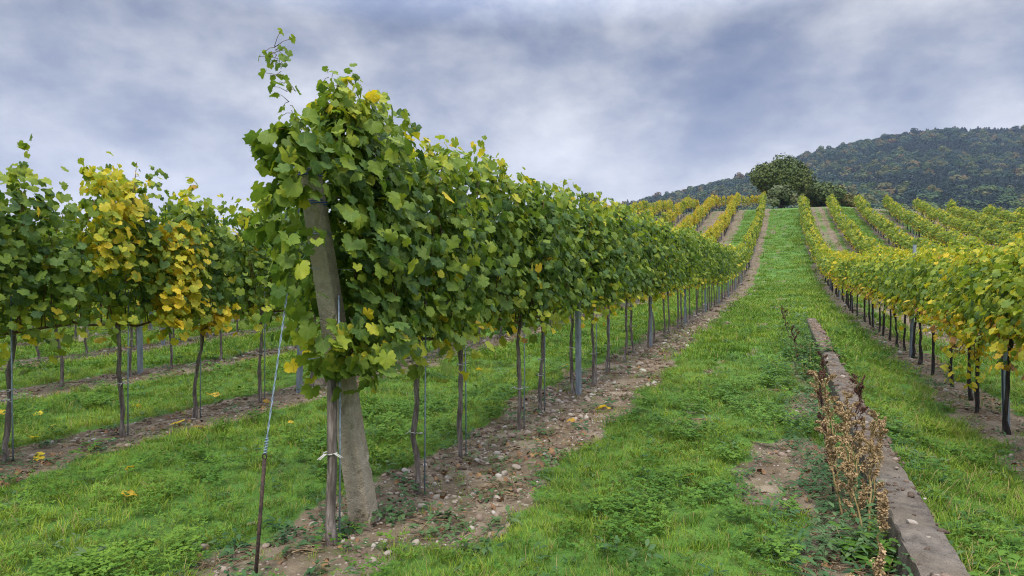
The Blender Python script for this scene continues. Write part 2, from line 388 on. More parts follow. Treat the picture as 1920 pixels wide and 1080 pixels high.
peb = math_n(t, 'MULTIPLY', ramp_n(t, vo.outputs['Distance'], [(.22, 1.0), (.34, 0.0)]), ramp_n(t, vo.outputs['Color'], [(.5, 0.0), (.62, .85)]))
s1 = mix_n(t, peb, s1, (.36, .30, .24))
gcol = ramp_n(t, noise_n(t, ps, 1.1, 6, .65), [(.28, (.040, .085, .018)), (.5, (.075, .165, .024)), (.72, (.13, .23, .034))])
gcol = mix_n(t, ramp_n(t, noise_n(t, ps, 14, 5, .7), [(.45, 0.0), (.75, .6)]), gcol, (.07, .06, .025))
c = mix_n(t, sf, gcol, s1); L(c, p.inputs['Base Color']); p.inputs['Roughness'].default_value = .95; p.inputs['Specular IOR Level'].default_value = .15
bump_n(t, p, math_n(t, 'ADD', noise_n(t, ps, 45, 6, .7), math_n(t, 'MULTIPLY', peb, .6)), .8, .02)
tag(gm.obj('ground', m), 'grassy vineyard slope with brown soil strips under the vine rows', None, None, 'structure')

# ------------------------------------------------------------------ grape leaf shapes
def leaf_shape(level):
    if level == 0:
        an = [0, 11, 19, 27, 38, 50, 60, 72, 82, 95, 108, 122, 138, 155, 170]
        rr = [1.0, .90, .92, .80, .88, .95, .88, .86, .72, .80, .84, .76, .74, .64, .30]
    elif level == 1:
        an = [0, 26, 50, 80, 108, 140, 168]; rr = [1.0, .82, .94, .75, .82, .70, .30]
    else:
        an = [0, 55, 120]; rr = [1.0, .92, .72]
    a = np.array([-x for x in an[:0:-1]] + an, float); r = np.array(rr[:0:-1] + rr, float)
    th = np.radians(a); x = r * np.sin(th); y = r * np.cos(th)
    z = -.20 * r ** 2 + .07 * np.abs(x) + .03 * np.cos(th * 5)
    V = np.concatenate([[[0, 0, .02]], np.stack([x, y, z], -1)]); n = len(a)
    F = np.array([[0, i + 2, i + 1] for i in range(n - 1)])
    lob = np.min(np.abs(np.abs(a)[:, None] - np.array([0, 52, 108])[None]), axis=1)
    vein = np.concatenate([[1.0], np.clip(1 - lob / 14, 0, 1)])
    return V, F, vein
LEAVES = [leaf_shape(i) for i in range(3)]
def unit(v): return v / (np.linalg.norm(v, axis=-1, keepdims=True) + 1e-9)
def put_leaves(mb, P, Nn, T, size, age, level, r, mi=0):
    V, F, vein = LEAVES[level]; n = len(P)
    Nn = unit(Nn); T = unit(T - Nn * np.sum(T * Nn, -1, keepdims=True)); Sd = np.cross(T, Nn)
    jit = 1 + (r.random((n, len(V))) - .5) * .22
    curl = r.normal(1.1, 1.3, n)[:, None]; fold = r.normal(.12, .32, n)[:, None]
    vx = V[None, :, 0] * jit * r.uniform(.85, 1.1, n)[:, None]; vy = V[None, :, 1] * jit; vz = V[None, :, 2] * curl + fold * np.abs(vx) + .045 * r.normal(0, 1, (n, len(V))) * (level == 0)
    W = P[:, None] + size[:, None, None] * (vx[..., None] * Sd[:, None] + vy[..., None] * T[:, None] + vz[..., None] * Nn[:, None])
    FF = (F[None] + (np.arange(n) * len(V))[:, None, None]).reshape(-1, 3)
    mb.add(W.reshape(-1, 3), FF, mi, age=np.repeat(age, len(V)), vein=np.tile(vein, n))

def vine_canopy(r, level, style, span=.47, cord=-1, ymin=-9, taper=0, n_cane=None, ztop=None, mult=1.0, extra=None, keep=None, custom=None):
    """(foliage mesh builder, cane mesh builder) for one vine; canes run up from the cordon, leaves sit on their petioles"""
    fol, can = MB(), MB(); 
    if style == 'L': zb, zt, per, base, sp = .97, 2.16 if ztop is None else ztop, (.05, .30), .24, .10
    else: zb, zt, per, base, sp = .93, 1.66 if ztop is None else ztop, (.06, .34), .33, .09
    n_cane = n_cane or {0: 11, 1: 9, 2: 7}[level]
    per_cane = int(mult * {0: 108, 1: 88, 2: 34}[level]); sz = {0: (.030, .063), 1: (.042, .070), 2: (.08, .12)}[level]; sz = (sz[0] * .88, sz[1] * .88) if style == 'R' and level < 2 else sz
    canes = []
    for k in range(n_cane):
        y0 = -span + 2 * span * (k + .5) / n_cane + r.normal(0, .04)
        y0 = y0 if ymin < -5 else r.uniform(ymin, span)
        top = zt + r.normal(0, .07) + (0 if not taper else .10 - .38 * (y0 / span) ** 2) + (r.random() < .12) * r.uniform(.03, .14)
        m = 7; z = np.linspace(zb, top, m)
        x = np.cumsum(r.normal(0, .035, m)) * .8; y = y0 * (1 - taper * np.linspace(0, 1, m)) + np.cumsum(r.normal(0, .03, m))
        canes.append((np.stack([x, y, z], -1), r.normal(0, .06), None))
    # cordon running both ways from the trunk head
    yy = np.linspace(cord * (span + .02), span + .02, 7)
    tube(can, np.stack([r.normal(0, .012, 7), yy, zb + .02 + r.normal(0, .012, 7) - .05 * (1 - np.abs(yy) / span)], -1), .011, 5)
    if custom: canes += custom
    for P, da, *cu in canes:
        cust = cu[0]; m = len(P); u = r.random(per_cane if cust is None else cust[0]) ** .92
        if cust is None and style == 'R': u = u ** 1.1
        fi = u * (m - 1); i0 = np.clip(fi.astype(int), 0, m - 2); fr = (fi - i0)[:, None]
        Q = P[i0] * (1 - fr) + P[i0 + 1] * fr; n = len(Q)
        side = np.where(r.random(n) < .5, 1.0, -1.0)
        thin = np.clip(1.25 - .75 * np.clip((Q[:, 2] - zb) / (zt - zb), 0, 1.4) ** 3, .25, 1.3)
        pl = r.uniform(*per, n) * thin if cust is None else r.uniform(.02, .10 if len(cust) < 4 else cust[3], n)
        dv = np.stack([side * np.abs(r.normal(.9, .4, n)), r.normal(0, .55, n), r.normal(.0, .45, n)], -1); dv = unit(dv)
        Q0 = Q; Q = Q + dv * pl[:, None]
        if style == 'R' and cust is None: Q[:, 2] -= (r.random(n) < .22) * r.uniform(0, .18, n)
        elif cust is None: Q[:, 2] -= (r.random(n) < .14) * r.uniform(0, .16, n)
        Nn = dv * np.array([1.0, .55, .3]) * .9 + np.array([0, 0, .55]) + r.normal(0, .38, (n, 3))
        T = np.stack([side * .25, r.normal(0, .45, n), np.full(n, -1.0)], -1) + r.normal(0, .25, (n, 3))
        hh = (Q[:, 2] - zb) / (zt - zb)
        age = base + r.normal(0, sp, n) + da + .17 * sstep(.78, 1.05, hh) + (r.random(n) < .014) * .3
        age = age + (.44 if style == 'L' else .36) * sstep(.20, -.10, hh) * r.random(n)
        if style == 'R': age = age + (hh < .25) * (r.random(n) < .35) * r.uniform(.2, .5, n)
        if cust is not None and cust[1] is not None: age = cust[1] + r.normal(0, .07, n)
        size = r.uniform(*sz, n) * (1 - .35 * sstep(.85, 1.15, hh))
        if cust is not None: size *= cust[2]
        ok = np.ones(n, bool) if keep is None else keep(Q)
        put_leaves(fol, Q[ok], Nn[ok], T[ok], size[ok], np.clip(age, .02, .97)[ok], level, r)
        if level < 2:
            Pc = P if cust is not None else P[:-1]
            if (cust is None or cust[0] <= 60) and (keep is None or keep(Pc).all()): tube(can, Pc, np.linspace(.006, .0025, len(Pc)), 4)
            if cust is not None and cust[0] <= 60:
                for a_, b_ in zip(Q0[ok], Q[ok]): tube(can, [a_, a_ * .5 + b_ * .5 + np.array([0, 0, .008]), b_], [.0018, .0014, .0012], 3)
    return fol, can
def trunk_mb(r, h, rad, seg=8, n=8, lean=.05, wob=.16):
    mb = MB(); m = seg + 3; z = np.concatenate([[-.06], np.linspace(0, h, seg + 1), [h + .02]])
    x = np.cumsum(r.normal(0, .011, m)) ; y = np.cumsum(r.normal(0, .012, m)) + np.linspace(0, r.normal(0, lean), m)
    x -= x[1]; y -= y[1]
    k = np.linspace(0, 1, m); rr = rad * (1 - .28 * k) * (1 + r.normal(0, .12, m)); rr[0:2] *= 1.3; rr[-3:] *= np.array([1.15, 1.5, 1.3])
    tube(mb, np.stack([x, y, z], -1), rr, n, wob=wob, r=r)
    return mb, (x[-1], y[-1])
def tie_mb(r, z, rad):
    mb = MB(); a = np.linspace(0, 2 * np.pi, 9)
    tube(mb, np.stack([np.cos(a) * rad, np.sin(a) * rad, z + .004 * np.sin(a)], -1), .0035, 5)
    for s in (-1, 1):
        tube(mb, [(rad * .8, s * .3 * rad, z), (rad + .02, s * .02, z + .01), (rad + .035, s * .045, z + r.uniform(-.02, .015))], .003, 4)
    return mb

# ------------------------------------------------------------------ wooded hill far behind
def px_ridge(px):
    return np.interp(px, [-400, 500, 900, 1100, 1190, 1300, 1360, 1400, 1450, 1510, 1560, 1620, 1680, 1740, 1770, 1830, 1920, 2200, 2700],
                     [480, 460, 430, 402, 372, 347, 331, 320, 306, 289, 275, 262, 249, 238, 234, 237, 236, 228, 260])
def hill_pt(px, s):
    """a point of the hillside: s = 0 at its foot (280 m away), 1 on its ridge (900 m), 1.4 down its back"""
    D = 280 + 620 * s
    yr = px_ridge(px) + 10
    front = CAM_H + D / 1250 * (540 - (436 + (yr - 436) * np.clip(s, 0, 1) ** .85))
    back = CAM_H + 900 / 1250 * (540 - yr) - (s - 1) * 300
    z = np.where(s <= 1, front, back)
    x, y = world_xy((px - 960) / 1250 * D, D)
    z = z + (vn(x, y, 140, 61, 3) - .5) * 10 * np.clip(s, .15, 1) - 14 * (1 - sstep(0, .08, s))
    return x, y, z
PXs, Ss = np.meshgrid(np.linspace(200, 2700, 130), np.linspace(0, 1.4, 60))
hx, hy, hz = hill_pt(PXs, Ss); n1, n2 = PXs.shape
ii = (np.arange(n1 - 1)[:, None] * n2 + np.arange(n2 - 1)[None]).ravel()
hm = MB(); hm.add(np.stack([hx, hy, hz], -1).reshape(-1, 3), np.stack([ii, ii + 1, ii + n2 + 1, ii + n2], -1))
tag(hm.obj('wooded_hill', simple_mat('forest_floor', [(.3, (.02, .028, .014)), (.7, (.05, .05, .025))], .05, .95, 0, obj=False)),
    'long hill rising behind the vineyard to the right', None, None, 'structure')

def crown_leaves(mb, lobes, n, size, r, up=.5, shell=.55, flat=.7, rnd=.4, var=.10):
    """leaf sprays spread through a crown made of several unequal lobes"""
    vol = np.array([l[1][0] * l[1][1] * l[1][2] for l in lobes]) ** .67; vol /= vol.sum()
    for (c, rad, ag), q in zip(lobes, vol):
        k = max(6, int(n * q)); d = unit(r.normal(0, 1, (k, 3)))
        lump = .80 + .42 * vn(d[:, 0] * 3 + c[0], d[:, 1] * 3 + d[:, 2] * 2 + c[1], .8, 77, 2)
        P = np.array(c) + d * np.array(rad) * (shell + (1 - shell) * r.random(k) ** .6)[:, None] * lump[:, None]
        Nn = unit(d * .8 + np.array([0, 0, up]) + r.normal(0, rnd, (k, 3))); T = unit(np.cross(Nn, r.normal(0, 1, (k, 3)))); B = np.cross(Nn, T)
        s = size * r.uniform(.6, 1.35, k)
        an = np.radians([0, 72, 144, 216, 288])[None] + r.uniform(0, 1, (k, 1)); rr = r.uniform(.55, 1.15, (k, 5)) * s[:, None]
        V = P[:, None] + (np.cos(an) * rr)[..., None] * T[:, None] + (np.sin(an) * rr * flat)[..., None] * B[:, None] + (r.normal(0, .12, (k, 5)) * s[:, None])[..., None] * Nn[:, None]
        F = np.arange(k * 5).reshape(k, 5)
        mb.add(V.reshape(-1, 3), F, 0, age=np.repeat(np.clip(ag + r.normal(0, var, k), 0, 1), 5))

BROAD = foliage_mat('broadleaf_wood', [(.05, (.010, .030, .023)), (.25, (.017, .046, .027)), (.38, (.028, .064, .026)), (.46, (.070, .108, .028)), (.55, (.11, .118, .030)), (.62, (.155, .10, .028)), (.66, (.11, .062, .034))])
PINE = foliage_mat('conifer_wood', [(.1, (.010, .026, .018)), (.6, (.020, .042, .026)), (.95, (.034, .058, .030))], .05)
r = np.random.default_rng(3)
wood_t = []
for k in range(5):
    mb = MB(); lobes = [((r.normal(0, .3), r.normal(0, .3), .75 + r.normal(0, .25)), (r.uniform(.45, .7), r.uniform(.45, .7), r.uniform(.4, .6)), r.uniform(.2, .3)) for _ in range(5)]
    crown_leaves(mb, lobes, 420, .23, r, shell=.9, rnd=.08, var=.03); wood_t.append(mb.mesh('broad_crown', BROAD, False))
for k in range(2):
    mb = MB(); lobes = [((0, 0, .35 + .4 * q), (.62 - .17 * q, .62 - .17 * q, .34), r.uniform(.1, .5)) for q in range(4)]
    crown_leaves(mb, lobes, 300, .19, r, shell=.85, rnd=.12, var=.05); wood_t.append(mb.mesh('conifer_crown', PINE, False))
BRIGHT = foliage_mat('light_broadleaf_wood', [(.05, (.030, .066, .026)), (.3, (.055, .100, .030)), (.5, (.105, .145, .034)), (.62, (.15, .13, .036))])
for k in range(2):
    mb = MB(); lobes = [((r.normal(0, .3), r.normal(0, .3), .75 + r.normal(0, .25)), (r.uniform(.45, .7), r.uniform(.45, .7), r.uniform(.4, .6)), r.uniform(.2, .3)) for _ in range(5)]
    crown_leaves(mb, lobes, 420, .23, r, shell=.9, rnd=.08, var=.03); wood_t.append(mb.mesh('light_crown', BRIGHT, False))
nf = 11000
pp = r.uniform(1000, 2300, nf); ssv = r.uniform(.02, 1.02, nf) ** .9
fx, fy, fz = hill_pt(pp, ssv)
con = vn(fx, fy, 90, 91, 3) + r.normal(0, .10, nf) > .52
idx = np.where(con, r.integers(5, 7, nf), r.integers(0, 5, nf))
idx = np.where(~con & (r.random(nf) < .75 - 1.6 * ssv + .5 * (vn(fx, fy, 120, 93) - .5)), r.integers(7, 9, nf), idx)
sc_ = r.uniform(3.8, 7.0, nf) * np.where(con, .8, 1.0) * (.75 + .35 * ssv)
order_names = None
scatter('forest', np.stack([fx, fy, fz - 1.0], -1), np.stack([np.zeros(nf), np.zeros(nf), r.uniform(0, 6.28, nf)], -1), np.stack([sc_, sc_, sc_ * r.uniform(.65, .95, nf)], -1), idx, wood_t,
        'dense autumn forest of dark green and russet trees covering the hill')

# ------------------------------------------------------------------ single trees and bushes on the crest
def tree(name, x, y, lobes, trunk_h, trunk_r, n, size, mat, label, cat, group=None, seed=1):
    r = np.random.default_rng(seed); z = float(H0(x, y))
    t = empty(name, (x, y, z), label, cat, group)
    tb = MB()
    tube(tb, [(0, 0, -.3), (0, 0, .1), (.05, .02, trunk_h * .6), (.1, 0, trunk_h)], [trunk_r * 1.4, trunk_r * 1.1, trunk_r * .8, trunk_r * .6], 8, wob=.12, r=r)
    for c, rad, ag in lobes:
        c = np.array(c); a = np.array([.08, 0, trunk_h * r.uniform(.55, .98)])
        tube(tb, [a, a * .5 + c * .5 + np.array([0, 0, -.2]), c, c + np.array([0, 0, rad[2] * .5])], [trunk_r * .5, trunk_r * .33, trunk_r * .18, trunk_r * .06], 5, wob=.1, r=r)
    tb.obj('trunk', BARK_DARK, t)
    cb = MB(); crown_leaves(cb, lobes, n, size, r, shell=.45); cb.obj('crown', mat, t, False)
    return t
def tree_mat(name, stops): 
    m, t, p, out = new_mat(name); at = t.nodes.new('ShaderNodeAttribute'); at.attribute_name = 'age'
    t.links.new(ramp_n(t, at.outputs['Fac'], stops), p.inputs['Base Color']); p.inputs['Roughness'].default_value = .7; p.inputs['Specular IOR Level'].default_value = .25
    return m
TREE_G = tree_mat('crest_tree_leaf', [(0, (.042, .068, .014)), (.5, (.090, .118, .022)), (1, (.18, .17, .035))])
BUSH_GREY = tree_mat('grey_bush_leaf', [(0, (.060, .085, .030)), (.6, (.12, .15, .050)), (1, (.24, .22, .11))])
BUSH_G = tree_mat('dark_bush_leaf', [(0, (.045, .078, .022)), (.5, (.085, .125, .032)), (.8, (.16, .13, .032)), (1, (.24, .13, .04))])
def lobes_dome(r, rx, rz, zc, n, a0, a1):
    out = []
    for k in range(n):
        d = unit(r.normal(0, 1, 3)); d[2] = abs(d[2]) * .9 - .25; q = r.uniform(.45, .72)
        out.append((tuple(np.array([d[0] * rx * q, d[1] * rx * q, zc + d[2] * rz * q])), (rx * r.uniform(.34, .5), rx * r.uniform(.34, .5), rz * r.uniform(.30, .42)), r.uniform(a0, a1)))
    return out
r = np.random.default_rng(8)
tx, ty = world_xy((1463 - 960) / 1250 * 93, 93)
tree('broadleaf_tree', tx, ty, lobes_dome(r, 4.3, 4.9, 4.2, 36, .15, .85), 2.4, .32, 38000, .16, TREE_G, 'large round dark olive tree on the crest at the end of the grass lane', 'tree')
tx, ty = world_xy((1466 - 960) / 1250 * 86, 86)
tree('grey_bush', tx, ty, lobes_dome(r, 1.9, 2.6, 1.5, 14, .2, .9), .9, .10, 7000, .13, BUSH_GREY, 'small grey green bush in front of the large round tree', 'bush')
tx, ty = world_xy((1450 - 960) / 1250 * 84, 84)
tree('grey_bush', tx, ty, lobes_dome(r, 1.0, 1.1, .7, 7, .2, .6), .4, .06, 1500, .09, BUSH_GREY, 'lowest grey green bush beside the top end of the grass lane', 'bush')
tx, ty = world_xy((1545 - 960) / 1250 * 95, 95)
tree('spreading_bush', tx, ty, lobes_dome(r, 3.6, 3.5, 2.5, 18, .2, .75), 1.3, .16, 12000, .17, BUSH_G, 'wide dark green bush right of the large round tree', 'bush')
tx, ty = world_xy((1588 - 960) / 1250 * 97, 97)
tree('spreading_bush', tx, ty, lobes_dome(r, 2.1, 2.6, 2.2, 12, .5, 1.0), 1.6, .12, 6000, .16, BUSH_G, 'bush tinged orange at the top of the third row right of the lane', 'bush')
tx, ty = world_xy((1860 - 960) / 1250 * 100, 100)
tree('spreading_bush', tx, ty, lobes_dome(r, 2.3, 2.2, 3.2, 11, .3, 1.0), 2.0, .14, 5000, .13, BUSH_G, 'brownish round bush behind the vines near the right edge', 'bush')
tx, ty = world_xy((1103 - 960) / 1250 * 110, 110)
tree('broadleaf_tree', tx, ty, lobes_dome(r, 2.2, 2.6, 5.2, 10, .2, .7), 3.5, .18, 4000, .14, TREE_G, 'small treetop just showing over the near left row', 'tree')

# ------------------------------------------------------------------ low concrete wall along the lane
def wall_top(y): return float(H0(.3, y)) + .165 - .05 * sstep(9, 17, y)
wm = MB(); r = np.random.default_rng(21)
ys = np.concatenate([np.arange(WALL_Y0, 9, .06), np.arange(9, WALL_Y1, .14)]); k = len(ys)
prof = [(WALL_X0 - .02, -.55), (WALL_X0 - .012, -.2), (WALL_X0, -.012), (WALL_X0 + .006, 0), (WALL_X0 + .075, .004), (WALL_X0 + .15, .002), (WALL_X1 - .006, 0), (WALL_X1, -.012), (WALL_X1 + .012, -.2), (WALL_X1 + .02, -.6)]
V = np.zeros((k, len(prof), 3))
for j, (px_, dz) in enumerate(prof):
    edge = j in (2, 3, 6, 7)
    V[:, j, 0] = px_ + (vn(ys * 7, ys * 0 + j * 3.3, .8, 5, 3) - .5) * (.022 if edge else .012)
    V[:, j, 1] = ys + (vn(ys * 9, ys * 0 + j, .5, 6) - .5) * .01
    V[:, j, 2] = np.array([wall_top(q) for q in ys]) + dz + (vn(ys * 8, ys * 0 + j * 2.1, .7, 7, 3) - .5) * (.034 if j in (3, 4, 5, 6) else .01) - (edge * (vn(ys * 3, ys * 0 + j, .35, 9, 2) > .68) * .018)
n2 = len(prof); ii = (np.arange(k - 1)[:, None] * n2 + np.arange(n2 - 1)[None]).ravel()
wm.add(V.reshape(-1, 3), np.stack([ii, ii + 1, ii + n2 + 1, ii + n2], -1)[:, ::-1])
for e in (0, k - 1): wm.add(V[e], np.arange(n2)[None] if e == 0 else np.arange(n2)[None, ::-1])
tag(wm.obj('concrete_wall', WALLC, None, False), 'low weathered concrete wall running up the right side of the grass lane', 'wall')

# ------------------------------------------------------------------ vines
ORD = 'first second third fourth fifth sixth seventh eighth ninth tenth eleventh twelfth thirteenth fourteenth fifteenth sixteenth seventeenth eighteenth'.split()
def lib(style, level, n, seed, **kw):
    out = []
    for k in range(n):
        r = np.random.default_rng(seed + k); f, c = vine_canopy(r, level, style, **kw)
        out.append((f.mesh('foliage_leaves', LEAF, True), c.mesh('cane_wood', CANE)))
    return out
LIB = {(s, l): lib(s, l, q, 100 * l + (1000 if s == 'R' else 0) + 7) for s in 'LR' for l, q in ((0, 7), (1, 6), (2, 4))}
for l_, q_ in ((0, 7), (1, 6), (2, 4)): LIB['M', l_] = lib('L', l_, q_, 3000 + 100 * l_, taper=.25, span=.44, mult=.9)
TR = {}
for s in 'LR':
    for l, q in ((0, 8), (1, 5)):
        TR[s, l] = []
        for k in range(q):
            r = np.random.default_rng(500 + k + 50 * l + (9 if s == 'R' else 0))
            mb, _ = trunk_mb(r, .98 if s == 'L' else .95, .0195 if s == 'L' else .022, 9 if l == 0 else 4, 9 if l == 0 else 5, .03)
            TR[s, l].append(mb.mesh('trunk_wood', BARK if s == 'L' else BARK_DARK))
r = np.random.default_rng(77)
TIES = [tie_mb(r, z, .031).mesh('tie_band', TIE) for z in (.36, .45, .52, .68)]

sites = []                                    # row, order in row, x, y, style, colour shift
def row(rn, X, style, y0, y1, step, post0=None):
    r = np.random.default_rng(int(abs(X) * 100) + (3 if X > 0 else 0)); k = 0; y = y0
    while y < y1:
        sites.append(dict(row=rn, k=k, x=X + r.normal(0, .03), y=y + r.normal(0, .04), style=style, rnd=r.random(), rn2=r.normal()))
        y += step; k += 1
row('L1', -2.2, 'L', 2.80, 85, .87)
row('L2', -5.3, 'L', 3.22 - .82, 87, .82)
row('L3', -8.3, 'L', 5.54 - 3 * .85, 88, .85)
for i, X in enumerate(ROWS_L[3:]): row('L%d' % (i + 4), X, 'L', 5.6 + 1.9 * i - 2, 94, .88)
row('R1', 2.0, 'R', 7.7 - 2 * .88, 84, .88)
row('R2', 4.8, 'R', 8.0, 83.5, .9)
row('R3', 7.55, 'R', 9.0, 83, .9)
for i, X in enumerate(ROWS_R[3:]): row('R%d' % (i + 4), X, 'R', 11.0 + 2.4 * i, 82 - i * .8, .92)
for k in range(26): sites.append(dict(row='C', k=k, x=-2.4 - .5 * k, y=92.0 + .08 * k, style='L', rnd=random.random(), rn2=random.gauss(0, 1)))
vis = []
for s in sites:
    cx_, d_ = cam_xy(s['x'], s['y']); s['d'] = d_
    if d_ < 1.2 or abs(cx_) > .80 * d_ + .9: continue
    n = int(s['row'][1:] or 9); s['rank'] = d_ * (1 + (.12 * max(0, n - 2) if s['row'][0] == 'L' else .10 * (n - 1)))
    Y = s['y']
    if s['row'] == 'L1': sh = .13 * sstep(18, 60, Y) + .02 * s['rn2']
    elif s['row'] in ('L2', 'L3'): sh = .02 + .31 * sstep(28, 50, Y) + .05 * s['rn2']
    elif s['row'] == 'C': sh = .38 + .04 * s['rn2']
    elif s['style'] == 'L': sh = .04 + .16 * sstep(20, 45, Y) + .09 * s['rn2'] + .22 * (s['rnd'] < .22)
    else: sh = .05 * s['rn2'] + .04 * sstep(20, 40, Y)
    s['shift'] = float(np.clip(sh, -.15, .55)); vis.append(s)
vis.sort(key=lambda s: s['rank'])
near, farv = vis[:300], vis[300:]
ROWNAME = {'L1': 'the row behind the concrete end post', 'L2': 'the second row left of the lane', 'L3': 'the third row left of the lane',
           'R1': 'the first row right of the lane', 'R2': 'the second row right of the lane', 'R3': 'the third row right of the lane'}
for i in range(4, 11): ROWNAME['L%d' % i] = 'the %s row left of the lane' % ORD[i - 1]; ROWNAME['R%d' % i] = 'the %s row right of the lane' % ORD[i - 1]
LOOK = {'L1': 'dark green grapevine', 'L2': 'green grapevine', 'L3': 'green grapevine', 'R1': 'yellowing grapevine with dark trunk', 'R2': 'yellow green grapevine'}
counts = {}
def vine_label(s, special=None):
    q = counts[s['row']] = counts.get(s['row'], 0) + 1
    lk = LOOK.get(s['row'], 'green grapevine' if s['style'] == 'L' else 'yellow green grapevine')
    if special: return special
    if s['row'] == 'L1' and q <= 18: return '%s, %s from the leaning concrete post in its row' % (lk, ORD[q - 1])
    if s['row'] in ('L2', 'L3', 'R1') and q <= 14: return '%s, %s from the near end of %s' % (lk, ORD[q - 1], ROWNAME[s['row']].replace(' of the lane', ''))
    return '%s farther up %s' % (lk, ROWNAME[s['row']])
near.sort(key=lambda s: (s['row'], s['k']))
ptop = np.array([-2.19, 2.67, 1.96]); pbase = np.array([-2.15, 3.11, 0.0])       # axis of the concrete end post
def bake(fc, level, sm=True): return fc[0].mesh('foliage_leaves', LEAF, sm), fc[1].mesh('cane_wood', CANE)
def poly(*p): return np.array(p, float)
for s in near:
    st, d_ = s['style'], s['d']; lev = 0 if d_ < 8.5 else (1 if d_ < 26 else 2)
    lab = None
    if s['row'] == 'L1' and s['k'] == 0: s['x'], s['y'] = -2.13, 2.78
    z = float(H0(s['x'], s['y'])); rv = np.random.default_rng(int(s['x'] * 50 + s['y'] * 977) % 99991)
    ls = 'M' if s['row'] in ('L2', 'L3', 'L4') and s['y'] < 26 else st
    fm, cm = LIB[ls, lev][rv.integers(len(LIB[ls, lev]))]; turned = rv.random() < .5
    thick_trunk = 1.0
    if s['row'] == 'L1' and s['k'] == 0:
        lab = 'front grapevine with thick trunk and long shoot, grown around the concrete end post'
        O = np.array([s['x'], s['y'], z])
        def keep(Q):
            W = Q + O; tt = np.clip((W[:, 2] - pbase[2]) / (ptop[2] - pbase[2]), 0, 1.02)[:, None]; ax = pbase + (ptop - pbase) * tt
            dd = W - ax; to = np.array([0, 0, CAM_H]) - ax; to[:, 2] = 0; to = unit(to); along = np.sum(dd[:, :2] * to[:, :2], 1)
            lat = np.abs(dd[:, 0] * to[:, 1] - dd[:, 1] * to[:, 0])
            few = hsh((Q[:, 1] * 1e4).astype(int), (Q[:, 2] * 1e4).astype(int), 3) > .16
            return ~(few & (along > -.12) & (lat < .135) & (W[:, 2] < 1.70) & (W[:, 2] > 1.16)) & ~((W[:, 1] < 2.72) & (W[:, 2] < 1.02)) & ~((lat < .11) & (np.abs(along) < .11) & (W[:, 2] < 2.0))
        cust = [(poly((.02, -.16, 1.55), (.03, -.24, 1.9), (.02, -.30, 2.08), (.0, -.33, 2.22), (-.02, -.35, 2.33), (-.03, -.37, 2.40)), 0, (60, .30, .70)),
                (poly((.02, .02, 1.7), (.03, .0, 2.0), (.02, .02, 2.2), (.0, -.02, 2.38)), 0, (46, .30, .85)),
                (poly((.05, -.2, 1.0), (.02, -.28, 1.25), (.0, -.34, 1.55), (-.02, -.32, 1.85), (0, -.28, 2.05)), .05, (130, None, 1.12, .17)),
                (poly((.05, -.22, 1.4), (.05, -.24, 1.7), (.03, -.24, 2.05)), .02, (90, None, 1.05, .17)),
                (poly((.06, -.02, .95), (.10, -.06, .88), (.14, -.04, .84)), .16, (70, .34, 1.1, .24)),
                (poly((.10, .18, 1.15), (.14, .16, 1.0), (.16, .12, .92)), .1, (70, .26, 1.1, .24)),
                (poly((.12, .05, 1.15), (.14, .0, 1.0), (.15, .02, .88)), .1, (64, .30, 1.1, .26)),
                (poly((.03, .0, .95), (.06, -.16, 1.08), (.05, -.30, 1.3), (.03, -.36, 1.5)), 0, (10, .28, 1.0))]
        fm, cm = bake(vine_canopy(np.random.default_rng(4), 0, 'L', span=.54, cord=0, ymin=-.22, n_cane=15, ztop=2.27, custom=cust, keep=keep, mult=1.0), 0); turned = False; thick_trunk = 1.25
    elif s['row'] == 'L1' and s['k'] in (1, 2, 3):
        fm, cm = bake(vine_canopy(np.random.default_rng(40 + s['k']), 0, 'L', ztop=2.28 - .03 * s['k'], mult=1.12), 0)
    elif s['row'] == 'L2' and s['k'] in (2, 3):
        k3 = s['k'] == 3
        cust = ([(poly((.16, -.36 + .13 * q, 1.35), (.20, -.34 + .13 * q, 1.6), (.18, -.33 + .12 * q, 1.9), (.10, -.28 + .09 * q, 2.2)), 0, (95, .56 + .03 * q, 1.0, .2)) for q in range(3)] + [(poly((.1, .0, 1.7), (.12, .02, 2.1), (.12, .05, 2.36)), 0, (16, .3, .8))] +
                [(poly((.2, .26, .9), (.22, .28, 1.2), (.2, .3, 1.6)), 0, (70, .5, 1.0, .2))] if not k3 else
                [(poly((.2, -.5 + .14 * q, .92), (.24, -.5 + .14 * q, 1.2), (.22, -.48 + .13 * q, 1.5), (.16, -.44 + .12 * q, 1.8)), 0, (100, .62 - .03 * q, 1.05, .2)) for q in range(3)] + [(poly((.18, -.1, .85), (.28, .02, .95), (.3, .1, 1.05)), 0, (50, .66, .95, .14))])
        fm, cm = bake(vine_canopy(np.random.default_rng(60 + s['k']), 0, 'L', custom=cust, mult=.8, ztop=2.10, taper=.3, span=.42), 0); turned = False
        lab = 'grapevine with a tall patch of bright yellow leaves, in the row behind' if not k3 else 'grapevine with golden leaves hanging low, in the row behind the front one'
    elif s['row'] == 'R1' and s['k'] == 3:
        cust = [(poly((-.1, -.10, .95), (-.16, -.16, .75), (-.15, -.18, .5), (-.12, -.22, .28)), 0, (70, .50, .85, .2)), (poly((-.1, .12, .95), (-.14, .12, .6)), 0, (50, .84, .8, .16)), (poly((-.05, -.3, .95), (-.1, -.34, .75), (-.1, -.36, .62)), 0, (40, .62, .8, .16))]
        fm, cm = bake(vine_canopy(np.random.default_rng(81), 0, 'R', custom=cust), 0); turned = False
        lab = 'grapevine right of the lane whose yellow shoots hang almost to the grass'
    lab = vine_label(s, lab)
    o = empty('grapevine', (s['x'], s['y'], z), lab, 'grapevine', 'grapevines in ' + ROWNAME[s['row']], math.pi if turned else 0)
